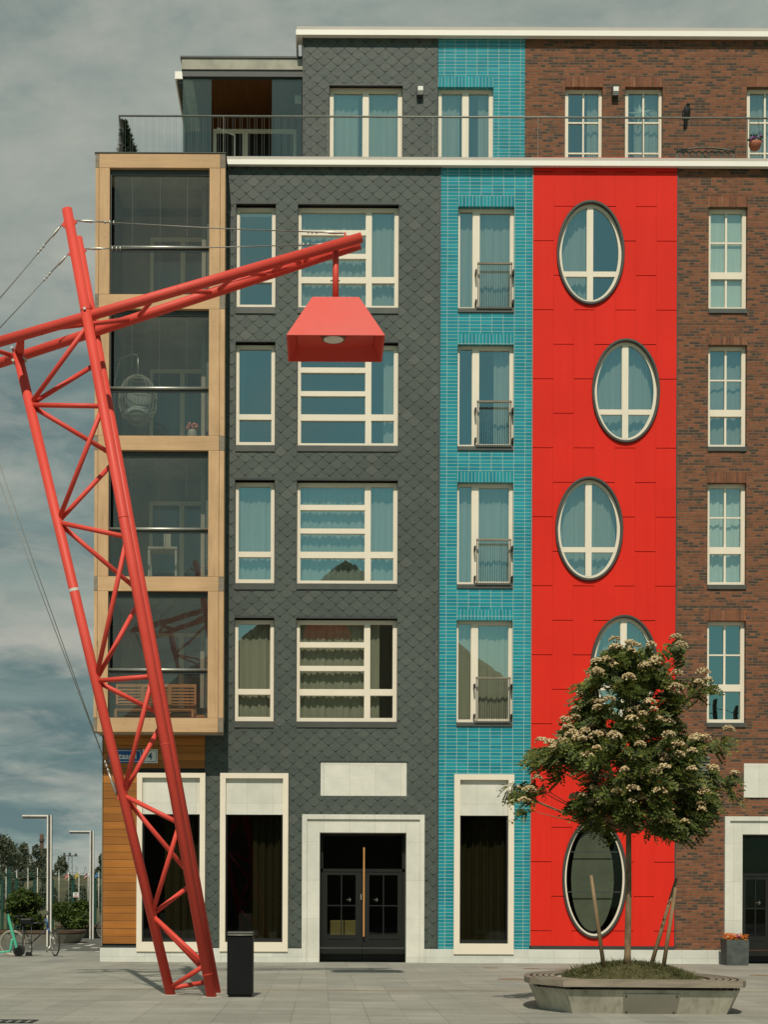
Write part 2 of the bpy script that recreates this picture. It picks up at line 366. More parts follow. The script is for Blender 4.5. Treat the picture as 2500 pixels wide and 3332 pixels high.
M['timber'] = wood('larch beams', (0.50, 0.305, 0.155), (0.64, 0.405, 0.215), (9, 9, 1.2), 0.7, 0.10, True)
M['timber_h'] = wood('larch cross beams', (0.50, 0.305, 0.155), (0.64, 0.405, 0.215), (0.7, 9, 22), 0.7, 0.10, True)
M['boards'] = wood('orange boards', (0.31, 0.108, 0.018), (0.43, 0.162, 0.028), (1.0, 10, 22), 0.5, 0.3)
M['darkwood'] = wood('brown soffit boards', (0.10, 0.035, 0.008), (0.17, 0.062, 0.014), (14, 1, 1), 0.5, 0.5)
M['oldwood'] = wood('weathered bench wood', (0.20, 0.16, 0.115), (0.36, 0.30, 0.225), (2, 2, 14), 0.8, 0.3)
M['stake'] = wood('stake wood', (0.17, 0.11, 0.055), (0.30, 0.205, 0.115), (20, 20, 2), 0.85, 0.2)
M['teak'] = wood('brown bench wood', (0.30, 0.13, 0.055), (0.42, 0.19, 0.085), (1, 9, 18), 0.6, 0.2)
M['darkteak'] = wood('dark bench rim', (0.075, 0.045, 0.028), (0.13, 0.08, 0.05), (1, 9, 18), 0.7, 0.2)
M['handle'] = wood('oak handle', (0.42, 0.19, 0.06), (0.55, 0.27, 0.09), (30, 30, 2), 0.5, 0.1)
def crane_mat():
    t = NT('red crane paint'); n = t.noise(t.pos(), 1.1, 4); f = t.noise(t.pos(), 60, 2); d = t.noise(t.mapping(t.pos(), (2, 2, 0.7)), 3, 5)
    c = t.ramp(n, [(0.3, (0.60, 0.059, 0.039)), (0.7, (0.67, 0.071, 0.047))])
    c = t.mix('MULTIPLY', t.ramp(d, [(0.6, 0.0), (0.75, 0.25)]), c, (0.75, 0.5, 0.45))
    return t.done(t.bsdf(c, t.ramp(n, [(0.3, 0.45), (0.7, 0.6)]), 0, 0.3, f, 0.06, 0.002))
M['crane'] = crane_mat()
M['steel'] = plain('galvanised steel', (0.45, 0.44, 0.39), 0.45, 0.8, 0.5)
M['cable'] = plain('steel cable', (0.20, 0.195, 0.17), 0.5, 0.5, 0.5)
M['lampwhite'] = plain('lamp lens', (0.75, 0.73, 0.65), 0.3)
M['mast'] = plain('white lamp mast', (0.74, 0.70, 0.62), 0.5)
M['mastgrey'] = plain('lamp mast groove', (0.06, 0.056, 0.048), 0.6)
M['concrete'] = plain('concrete', (0.36, 0.335, 0.27), 0.85, 0, 0.3, 0.2, 2.5, 0.3)
def concrete_planter():
    t = NT('stained concrete'); n = t.noise(t.pos(), 3, 6, 0.65); v = t.noise(t.mapping(t.pos(), (5, 5, 0.9)), 2.2, 5); big = t.noise(t.pos(), 1.4, 4)
    c = t.ramp(n, [(0.3, (0.37, 0.34, 0.265)), (0.7, (0.53, 0.49, 0.39))]); c = t.mix('MULTIPLY', t.ramp(v, [(0.5, 0.0), (0.68, 0.55)]), c, (0.55, 0.52, 0.42))
    c = t.mix('MULTIPLY', 1.0, c, t.ramp(big, [(0.35, 0.78), (0.65, 1.08)]))
    return t.done(t.bsdf(c, 0.85, 0, 0.3, n, 0.3, 0.008))
M['cplanter'] = concrete_planter()
M['plaque'] = plain('plaque metal', (0.27, 0.25, 0.20), 0.5, 0.3, 0.4, 0.06)
def paving():
    t = NT('paving slabs'); v = t.mapping(t.pos(), (1, 1, 1), (60.13, 40.3, 0))
    c, f = t.brick(v, 0.49, 1.95, 0.004, 0.0); c2, f2 = t.brick(t.mapping(v, (1, 1, 1), (0, 0, 0)), 0.98, 3.9, 0.008, 0.5)
    n = t.noise(t.pos(), 0.6, 6, 0.65); fine = t.noise(t.pos(), 22, 4); st = t.noise(t.mapping(t.pos(), (0.5, 2.2, 1)), 1.1, 5, 0.6)
    k = t.ramp(c, [(0, (0.262, 0.252, 0.212)), (1, (0.308, 0.295, 0.247))])
    k = t.mix('MULTIPLY', 1.0, k, t.ramp(n, [(0.32, 0.80), (0.7, 1.12)])); k = t.mix('MULTIPLY', 1.0, k, t.ramp(fine, [(0.3, 0.9), (0.7, 1.1)]))
    k = t.mix('MULTIPLY', 0.6, k, t.ramp(st, [(0.35, 0.76), (0.62, 1.08)]))
    k = t.mix('MULTIPLY', t.math('MULTIPLY', f, 0.35), k, (0.6, 0.57, 0.52)); k = t.mix('MULTIPLY', t.math('MULTIPLY', f2, 0.35), k, (0.45, 0.42, 0.38))
    vo = t.n('ShaderNodeTexVoronoi'); vo.inputs['Scale'].default_value = 1.3; t.l(t.pos(), vo.inputs['Vector'])
    k = t.mix('MULTIPLY', t.ramp(vo.outputs['Distance'], [(0.035, 0.45), (0.05, 0.0)]), k, (0.5, 0.48, 0.45))
    return t.done(t.bsdf(k, 0.75, 0, 0.3, fine, 0.1, 0.004))
M['paving'] = paving()
M['asphalt'] = plain('asphalt', (0.10, 0.098, 0.082), 0.9, 0, 0.3, 0.2, 1.5)
M['meadow'] = plain('dry meadow', (0.095, 0.095, 0.038), 0.95, 0, 0.1, 0.45, 0.25)
M['mound'] = plain('dry grass bank', (0.085, 0.080, 0.045), 0.95, 0, 0.1, 0.35, 0.35)
M['rail'] = plain('rail steel', (0.36, 0.29, 0.19), 0.45, 0.5, 0.5, 0.4, 0.6)
M['rust'] = plain('rusty lid', (0.20, 0.13, 0.085), 0.8, 0.1, 0.3, 0.3, 6)
M['roadpaint'] = plain('road paint', (0.55, 0.53, 0.46), 0.8)
M['blue'] = plain('blue enamel', (0.006, 0.075, 0.245), 0.35); M['enamel'] = plain('white enamel', (0.70, 0.70, 0.64), 0.35)
M['darktext'] = plain('number paint', (0.010, 0.09, 0.14), 0.4)
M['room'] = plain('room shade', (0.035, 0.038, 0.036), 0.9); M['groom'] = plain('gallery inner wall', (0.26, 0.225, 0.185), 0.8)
M['curtain'] = None
def cloth(name, col, tr=0.35):
    t = NT(name); n = t.noise(t.mapping(t.pos(), (26, 1, 0.8)), 1.0, 3); c = t.ramp(n, [(0.3, tuple(x * 0.86 for x in col)), (0.7, col)])
    d = t.n('ShaderNodeBsdfDiffuse'); t.l(c, d.inputs[0]); tl = t.n('ShaderNodeBsdfTranslucent'); t.l(c, tl.inputs[0])
    mx = t.n('ShaderNodeMixShader'); mx.inputs[0].default_value = tr; t.l(d.outputs[0], mx.inputs[1]); t.l(tl.outputs[0], mx.inputs[2]); return t.done(mx.outputs[0])
M['curtain'] = cloth('sheer curtain', (0.50, 0.53, 0.46)); M['beige'] = cloth('beige curtain', (0.58, 0.53, 0.40), 0.25)
M['blind'] = cloth('pale blind', (0.78, 0.84, 0.75), 0.2); M['olive'] = cloth('dark curtain', (0.085, 0.072, 0.035), 0.1)
M['panelgreen'] = plain('grey green panel', (0.40, 0.43, 0.34), 0.7)
def leafmat(name, stops, tr=0.25, rough=0.55):
    t = NT(name); c = t.ramp(t.island(), stops); n = t.noise(t.pos(), 1.6, 3); c = t.mix('MULTIPLY', 1.0, c, t.ramp(n, [(0.3, 0.72), (0.7, 1.2)]))
    b = t.bsdf(c, rough, 0, 0.3); tl = t.n('ShaderNodeBsdfTranslucent'); t.l(c, tl.inputs[0]); mx = t.n('ShaderNodeMixShader'); mx.inputs[0].default_value = tr
    t.l(b, mx.inputs[1]); t.l(tl.outputs[0], mx.inputs[2]); return t.done(mx.outputs[0])
M['leaf'] = leafmat('rowan leaf', [(0, (0.044, 0.066, 0.016)), (0.55, (0.084, 0.108, 0.022)), (0.88, (0.135, 0.150, 0.030)), (1, (0.25, 0.24, 0.04))])
M['blossom'] = leafmat('cream blossom', [(0, (0.46, 0.31, 0.15)), (0.6, (0.62, 0.46, 0.25)), (1, (0.74, 0.62, 0.39))], 0.15, 0.8)
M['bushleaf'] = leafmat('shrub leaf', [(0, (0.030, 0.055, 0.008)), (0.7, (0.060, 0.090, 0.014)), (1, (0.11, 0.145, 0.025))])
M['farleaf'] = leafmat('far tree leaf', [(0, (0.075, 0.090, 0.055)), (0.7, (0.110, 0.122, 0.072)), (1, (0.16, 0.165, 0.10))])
M['conifer'] = leafmat('dark conifer', [(0, (0.012, 0.028, 0.016)), (1, (0.04, 0.06, 0.03))])
M['grass'] = leafmat('mound grass', [(0, (0.060, 0.065, 0.020)), (0.6, (0.105, 0.105, 0.036)), (1, (0.20, 0.175, 0.075))])
M['soil'] = plain('soil', (0.075, 0.068, 0.030), 0.95, 0, 0.1, 0.3, 8)
M['bark'] = plain('trunk bark', (0.20, 0.135, 0.075), 0.8, 0, 0.2, 0.35, 9, 0.3); M['darkbark'] = plain('dark bark', (0.05, 0.04, 0.03), 0.9)
M['pot'] = plain('grey fibre pot', (0.075, 0.082, 0.075), 0.75, 0, 0.3, 0.25, 8); M['terracotta'] = plain('terracotta', (0.30, 0.10, 0.05), 0.7)
M['orange'] = leafmat('orange petals', [(0, (0.65, 0.11, 0.01)), (1, (0.80, 0.24, 0.02))], 0.2); M['purple'] = leafmat('purple petals', [(0, (0.24, 0.03, 0.26)), (1, (0.4, 0.1, 0.4))], 0.2)
M['pink'] = leafmat('pink petals', [(0, (0.5, 0.12, 0.14)), (1, (0.7, 0.3, 0.25))], 0.2)
M['scooter'] = plain('mint paint', (0.07, 0.40, 0.25), 0.4, 0, 0.5, 0.06); M['tyre'] = plain('rubber', (0.018, 0.018, 0.017), 0.8)
M['tan'] = plain('tan tyre wall', (0.34, 0.29, 0.21), 0.7); M['bikeframe'] = plain('dark bike paint', (0.025, 0.03, 0.035), 0.35, 0.2); M['bikeblue'] = plain('blue bike paint', (0.03, 0.10, 0.25), 0.35)
M['fence'] = plain('green fence post', (0.008, 0.050, 0.035), 0.5); M['wire'] = plain('green wire', (0.05, 0.085, 0.06), 0.6)
M['chimney'] = plain('red chimney brick', (0.155, 0.088, 0.062), 0.9); M['gwall'] = plain('distant pale cladding', (0.50, 0.50, 0.47), 0.8)
M['house'] = plain('brown warehouse brick', (0.20, 0.15, 0.105), 0.9); M['roof'] = plain('brown roof', (0.17, 0.13, 0.10), 0.85)
M['flagred'] = plain('crimson cloth', (0.28, 0.02, 0.04), 0.8); M['flagpink'] = plain('faded red cloth', (0.60, 0.22, 0.20), 0.8); M['flagyellow'] = plain('yellow cloth', (0.55, 0.42, 0.05), 0.8); M['flagblue'] = plain('blue cloth', (0.08, 0.22, 0.42), 0.8)
M['sofa'] = plain('ochre sofa', (0.40, 0.33, 0.13), 0.8); M['wicker'] = plain('pale wicker', (0.24, 0.225, 0.19), 0.7); M['cushion'] = plain('grey cushion', (0.20, 0.21, 0.20), 0.9)
M['crow'] = plain('black feathers', (0.018, 0.018, 0.016), 0.6)
M['ironwork'] = plain('grey ironwork', (0.13, 0.12, 0.095), 0.6, 0.3)
M['amber'] = plain('amber lamp glass', (0.7, 0.3, 0.05), 0.4)
# ------------------------------------------------------------------ ground
MB().poly([(-900, -300, -0.05), (900, -300, -0.05), (900, 1500, -0.05), (-900, 1500, -0.05)]).build('ground', M['meadow'], kind='structure')
MB().box(-60, 60, -30, 58, -0.4, 0.0).build('pavement', M['paving'], kind='structure')
m = MB(); m.box(-60, 60, 24.74, 24.80, -0.02, 0.006).box(-60, 60, 24.86, 24.89, -0.02, 0.005); m.build('rail_strip', M['rail'], kind='structure')
m = MB(); m.poly([(-40, 45.2, 0.004), (-4.0, 43.0, 0.004), (-2, 57.9, 0.004), (-40, 57.9, 0.004)]); m.build('road', M['asphalt'], kind='structure')
m = MB()
for cx, cy, L_ in ((1050, 1895, 80), (1160, 1920, 95), (1205, 1906, 75), (1000, 1952, 100), (1240, 1950, 95), (830, 1978, 70), (1290, 2003, 95), (1040, 1832, 70)):
    a = G(cx / 4.0225, 2600 + cy / 4.0225); h_ = L_ / 4.0225 * a.y / F / 2
    m.box(a.x - h_, a.x + h_, a.y - 0.25, a.y + 0.25, 0.006, 0.009)
m.build('road_marking', M['roadpaint'], kind='structure')
# ------------------------------------------------------------------ the apartment building
YF, YU = 36.0, 37.1             # lower facade plane, set-back upper storey
PITCH = 3.341
bld = thing('apartment_building', (1.0, 36.0, 0.0), 'apartment block clad in dark slate, teal tiles, red panels and brown brick', 'building')
X_LEFT = P(332, 2800, YF).x; X_SL0 = P(665, 2800, YF).x; X_ST = P(1429, 1900, YF).x; X_TR = P(1728.5, 1900, YF).x; X_RB = P(2201, 1900, YF).x; X_END = 15.0
Z_PL = P(1000, 3081, YF).z; Z_COR = P(1200, 524, YF).z
lower, upper = [], []           # window records
REC = 0.13
def sub(h, e): return (h[0] + e, h[1] - e, h[2] + e, h[3] - e)
def sheet(x0, x1, z0, z1, Y, amp, wl, rnd, mat, parent, sag=0.0, lean=0.0):
    m = MB(); n = max(12, int((x1 - x0) / 0.02)); ph = rnd.uniform(0, 6); a1 = rnd.uniform(0.8, 1.2)
    prof = []
    for i in range(n + 1):
        t = i / n; x = x0 + (x1 - x0) * t
        prof.append((x, amp * (math.sin(ph + x * 2 * math.pi / wl * a1) + 0.6 * math.sin(2 * ph + x * 2 * math.pi / (wl * 0.53)) + 0.7 * math.sin(ph * 3 + x * 2 * math.pi / (wl * 3.1)))))
    rows = 4; vs = []
    for j in range(rows + 1):
        z = z1 + (z0 - z1) * j / rows; k = 0.75 + 0.35 * j / rows
        vs += [(x + lean * j / rows * (x - x0) / (x1 - x0), Y + d * k, z) for x, d in prof]
    fs = [(j * (n + 1) + i, j * (n + 1) + i + 1, (j + 1) * (n + 1) + i + 1, (j + 1) * (n + 1) + i) for j in range(rows) for i in range(n)]
    m.add(vs, fs, True); return m.build('curtain', mat, parent)
def window(fr, panes, Y, rec=REC, curtains=(), sill=None, cmat='curtain', lintel=None, seed=0, glz='glass', thin=(), name='window', blind=None, cdist=0.2):
    """fr: frame rect; panes: glazed rects inside it; Y: wall plane; thin: narrow glazing bars"""
    rnd = random.Random(seed); Yf = Y + rec
    m = MB(); m.holed(*fr, Yf, panes, 0.075)
    for p in panes: m.holed(*sub(p, 0.0), Yf + 0.022, [sub(p, 0.007)], 0.04)
    for b in thin: m.box(*b[:2], Yf + 0.028, Yf + 0.06, *b[2:])
    wdw = m.build(name, M['frame'], bld)
    g = MB()
    for p in panes: g.poly([(p[0], Yf + 0.062, p[2]), (p[1], Yf + 0.062, p[2]), (p[1], Yf + 0.062, p[3]), (p[0], Yf + 0.062, p[3])])
    g.build('pane', M[glz], wdw)
    W_, Z0, Z1 = fr[1] - fr[0], fr[2], fr[3]
    for c in curtains:
        a, b = c[:2]; mat = c[2] if len(c) > 2 else cmat
        sheet(fr[0] + W_ * a, fr[0] + W_ * b, Z0 - 0.02, Z1 + 0.03, Yf + cdist, 0.018, 0.16, rnd, M[mat], wdw, lean=(c[3] if len(c) > 3 else 0))
    if blind is not None:
        m = MB(); m.box(fr[0] + 0.03, fr[1] - 0.03, Yf + 0.10, Yf + 0.112, Z0 + (Z1 - Z0) * blind, Z1 - 0.02); m.build('roller_blind', M['blind'], wdw)
    if sill:
        MB().box(sill[0], sill[1], Y - 0.035, Yf - 0.002, sill[2], sill[3]).build('sill', M['sill'], wdw, bevel=0.004)
    if lintel:
        MB().box(lintel[0], lintel[1], Y - 0.03, Y + 0.03, lintel[2], lintel[3]).build('lintel_trim', M['dark'], wdw)
    return wdw
def shift(h, dz): return (h[0], h[1], h[2] + dz, h[3] + dz)
holes = {'slate': [], 'teal': [], 'brick': [], 'uslate': [], 'uteal': [], 'ubrick': [], 'wood': []}
YW = YF + REC
for k in range(4):
    dz = -k * PITCH
    # slate, narrow
    op = shift(c5(140, 333, 409, 1082, YF), dz); holes['slate'].append(op)
    fr = shift(c5(143, 366, 407, 1052, YW), dz); pn = [shift(c5(165, 390, 385, 832, YW), dz), shift(c5(165, 868, 385, 1020, YW), dz)]
    cu = [(), (), [(0.0, 1.0)], [(0.0, 1.0, 'beige')]][k]
    window(fr, pn, YF, curtains=cu, sill=(op[0], op[1], op[2], fr[2] - 0.002), lintel=(op[0], op[1], op[3] - 0.03, op[3] + 0.012), seed=k, blind=0.93 if k == 0 else None)
    # slate, wide
    op = shift(c5(558, 337, 1241, 1082, YF), dz); holes['slate'].append(op)
    fr = shift(c5(561, 368, 1239, 1055, YW), dz)
    pn = [shift(c5(a, b, c, d, YW), dz) for a, b, c, d in ((582, 393, 1020, 516), (582, 551, 1020, 676), (582, 709, 1020, 833), (582, 875, 1020, 1028), (1058, 393, 1213, 833), (1058, 875, 1213, 1028))]
    cu = [[(0.0, 1.0)], [(0.86, 1.0)], [(0.0, 0.475), (0.47, 1.0)], [(0.0, 0.69, 'beige'), (0.70, 0.83, 'beige', 0.0)]][k]
    window(fr, pn, YF, curtains=cu, sill=(op[0], op[1], op[2], fr[2] - 0.002), lintel=(op[0], op[1], op[3] - 0.03, op[3] + 0.012), seed=10 + k)
    # teal, with juliet rail
    op = shift(c6(138, 260, 414, 781, YF), dz); holes['teal'].append(op)
    fr = shift(c6(139, 269, 413, 771, YW), dz); pn = [shift(c6(146, 283, 210, 755, YW), dz), shift(c6(243, 290, 394, 752, YW), dz)]
    cu = [[(0.0, 1.0)], [(0.66, 1.0)], [(0.0, 0.30), (0.32, 1.0)], [(0.0, 1.0, 'beige')]][k]
    window(fr, pn, YF, curtains=cu, sill=(op[0], op[1], op[2], fr[2] - 0.002), seed=20 + k)
    s_ = shift(c6(138, 207, 414, 259, YF), dz)
    MB().box(s_[0], s_[1], YF - 0.003, YF + 0.12, s_[2], s_[3]).build('tile_lintel', M['teal_soldier'], bld)
    jr = shift(c6(232, 537, 404, 757, YF - 0.03), dz); j0, j1, jz0, jz1 = jr; yj = YF - 0.03
    jo = MB().box(j0, j1, yj - 0.045, yj, jz1 - 0.045, jz1).build('juliet_railing', M['oldwood'], bld, bevel=0.004)
    m = MB()
    for x in (j0 + 0.01, j1 - 0.03): m.box(x, x + 0.022, yj - 0.03, yj - 0.008, jz0, jz1 - 0.045)
    m.box(j0 - 0.02, j1, yj - 0.035, yj + 0.0, jz0 - 0.03, jz0 + 0.015); m.build('post_frame', M['frame'] if False else M['sill'], jo)
    m = MB(); n_ = 7
    for i in range(n_):
        cx = j0 + (j1 - j0) * (i + 0.75) / (n_ + 0.5)
        for o_ in (-0.028, 0.028): m.tube([(cx + o_, yj - 0.02, jz0), (cx + o_, yj - 0.02, jz1 - 0.04)], 0.005, 5)
    m.build('rod_infill', M['dark'], jo)
    for x in (j0 - 0.045, j1 + 0.01):
        for z in (jz0 + (jz1 - jz0) * 0.13, jz0 + (jz1 - jz0) * 0.80): MB().box(x, x + 0.038, yj - 0.04, yj + 0.15, z - 0.05, z + 0.05).build('bracket', M['black'], jo)
    # brick
    op = shift(c6(1369, 262, 1560, 785, YF), dz); holes['brick'].append(op)
    fr = shift(c6(1370, 270, 1558, 773, YW), dz); pn = [shift(c6(1379, 290, 1535, 583, YW), dz), shift(c6(1379, 616, 1535, 755, YW), dz)]
    zb = fr[2] + (fr[3] - fr[2]) * (772 - 437) / 502; xb = (pn[0][0] + pn[0][1]) / 2
    th = [(pn[0][0], pn[0][1], zb - 0.018, zb + 0.018), (xb - 0.024, xb + 0.024, pn[0][2], zb - 0.02), (xb - 0.024, xb + 0.024, zb + 0.02, pn[0][3]), (xb - 0.024, xb + 0.024, pn[1][2], pn[1][3])]
    cu = [(), [(0.0, 1.0)], [(0.0, 1.0, 'blind')], ()][k]
    window(fr, pn, YF, curtains=cu, sill=(op[0], op[1], op[2], fr[2] - 0.002), seed=30 + k, thin=th, blind=0.02 if k == 0 else None)
    s_ = shift(c6(1369, 208, 1562, 261, YF), dz); MB().box(s_[0], s_[1], YF - 0.003, YF + 0.1, s_[2], s_[3]).build('brick_lintel', M['brick_soldier'], bld)
# ---- oval windows
ovals = []
def ell(cx, cz, a, b, Y, n=72): return [Vector((cx + a * math.cos(2 * math.pi * i / n), Y, cz + b * math.sin(2 * math.pi * i / n))) for i in range(n)]
def band(m, r0, r1):
    n = len(r0); m.add(list(r0) + list(r1), [(k, (k + 1) % n, n + (k + 1) % n, n + k) for k in range(n)], True)
def oval(cx, cz, a, b, seed, cur, ground=False):
    ovals.append((cx, cz, a, b)); rnd = random.Random(seed)
    m = MB(); t = 0.062; y0, y1 = YF - 0.02, YF - 0.085
    rings = [ell(cx, cz, a, b, y0), ell(cx, cz, a, b, y1 + 0.012), ell(cx, cz, a - 0.012, b - 0.012, y1), ell(cx, cz, a - t + 0.012, b - t + 0.012, y1), ell(cx, cz, a - t, b - t, y1 + 0.012), ell(cx, cz, a - t, b - t, YF + 0.05)]
    for r0, r1 in zip(rings, rings[1:]): band(m, r0, r1)
    wdw = m.build('oval_window', M['rim'], bld)
    m = MB(); a1, b1, fw = a - t + 0.004, b - t + 0.004, 0.075 if not ground else 0.05; yf = YF + 0.03 if not ground else YF - 0.02
    for r0, r1 in ((ell(cx, cz, a1, b1, yf), ell(cx, cz, a1 - fw, b1 - fw, yf)), (ell(cx, cz, a1 - fw, b1 - fw, yf), ell(cx, cz, a1 - fw, b1 - fw, yf + 0.05))): band(m, r0, r1)
    ag, bg = a1 - fw, b1 - fw
    if not ground:
        zt = cz - 0.49; hw = lambda dz_: ag * math.sqrt(max(0.001, 1 - (dz_ / bg) ** 2))
        vw = 0.074; h0 = bg * math.sqrt(1 - (vw / ag) ** 2) + 0.02
        m.box(cx - vw, cx + vw, yf - 0.004, yf + 0.045, cz - h0, cz + h0)
        m.box(cx - vw - 0.010, cx - vw + 0.004, yf + 0.012, yf + 0.05, zt + 0.066, cz + h0 - 0.05)
        for s_ in (-1, 1):
            x1 = s_ * (hw(zt - cz) + 0.03); m.box(*sorted((cx + s_ * (vw + 0.002), cx + x1)), yf - 0.002, yf + 0.045, zt - 0.063, zt + 0.063)
    fo = m.build('frame', M['frame'], wdw)
    MB().poly(ell(cx, cz, ag + 0.004, bg + 0.004, yf + 0.042)).build('pane', M['glass' if not ground else 'shopglass'], wdw)
    for c in cur:
        sheet(cx - ag + 2 * ag * c[0], cx - ag + 2 * ag * c[1], cz - bg, cz + bg, yf + 0.24, 0.02, 0.15, rnd, M['curtain'], wdw)
    if ground:
        m = MB()
        for zz in (cz + 0.64, cz - 0.33): m.box(cx - ag * 0.93, cx + ag * 0.93, yf + 0.02, yf + 0.035, zz - 0.012, zz + 0.012)
        m.build('glazing_bar', M['dark'], wdw)
        e = ell(cx - 0.02, cz - 0.03, ag * 0.76, bg * 0.93, yf + 0.16); m = MB(); m.prism(e, [p + Vector((0, 0.02, 0)) for p in e]); m.build('inner_panel', M['panelgreen'], wdw)
for k, (px, cu) in enumerate(((1922.3, [(0.0, 0.48)]), (2037, [(0, 1)]), (1917.5, [(0, 1)]), (2031.5, [(0, 1)]))):
    c = P(px, 824.7 + k * 449, YF); c.z = P(1970, 824.7, YF).z - k * PITCH
    oval(c.x, c.z, 0.823, 1.262, 40 + k, cu)
c = P(1935.5, 2858, YF); oval(c.x, c.z, 0.79, 1.455, 50, (), True)
# ---- ground-floor windows and doors
def shop_window(outer, inner, panel, fall, seed, curtain, label=None):
    o0 = outer; Yp = YF - 0.09
    m = MB(); m.holed(*o0, Yp, [inner], 0.22)
    x0, x1, z0, z1 = o0
    for q in ([(x0, Yp, z1), (x0, YF + 0.1, z1), (x1, YF + 0.1, z1), (x1, Yp, z1)], [(x0, Yp, z0), (x1, Yp, z0), (x1, YF + 0.1, z0), (x0, YF + 0.1, z0)],
              [(x0, Yp, z0), (x0, YF + 0.1, z0), (x0, YF + 0.1, z1), (x0, Yp, z1)], [(x1, Yp, z0), (x1, Yp, z1), (x1, YF + 0.1, z1), (x1, YF + 0.1, z0)]): m.poly(q)
    wdw = m.build('shop_window', M['frame'], bld)
    MB().box(inner[0], inner[1], YF + 0.0, YF + 0.10, panel, inner[3]).build('stone_panel', M['stone'], wdw)
    m = MB(); gz = (inner[0], inner[1], inner[2], panel); m.holed(*gz, YF + 0.03, [(inner[0] + 0.035, inner[1] - 0.035, inner[2] + 0.09, panel - 0.03)], 0.06); m.build('dark_sash', M['doorblack'], wdw)
    MB().poly([(gz[0], YF + 0.07, gz[2]), (gz[1], YF + 0.07, gz[2]), (gz[1], YF + 0.07, gz[3]), (gz[0], YF + 0.07, gz[3])]).build('pane', M['shopglass'], wdw)
    W_ = inner[1] - inner[0]
    for a, b in curtain: sheet(inner[0] + W_ * a, inner[0] + W_ * b, inner[2], panel - 0.35 + 0.3, YF + 0.55, 0.05, 0.17, random.Random(seed), M['olive'], wdw)
def pz(cf, x, y, Y): return cf(x - 1, y - 1, x + 1, y + 1, Y)[2]
o1 = g4(921, 238, 1383, 1445, YF - 0.09); i1 = g4(957, 270, 1347, 1380, YF - 0.09); shop_window(o1, i1, pz(g4, 1150, 516, YF), 0, 61, [(0.35, 1.0)])
o2 = g5(212, 213, 622, 1284, YF - 0.09); i2 = g5(245, 244, 590, 1228, YF - 0.09); shop_window(o2, i2, pz(g5, 420, 461, YF), 0, 62, [(0.45, 1.0)])
o3 = g6(118, 180, 413, 1064, YF - 0.09); i3 = g6(147, 207, 385, 1012, YF - 0.09); shop_window(o3, i3, pz(g6, 260, 382, YF), 0, 63, [(0.0, 1.0)])
holes['wood'].append(sub(o1, 0.03)); holes['slate'] += [sub(o2, 0.03), sub(o1, 0.03)]; holes['teal'].append(sub(o3, 0.03))
holes['brick'].append((9.0, 9.0001, 5, 5.0001))
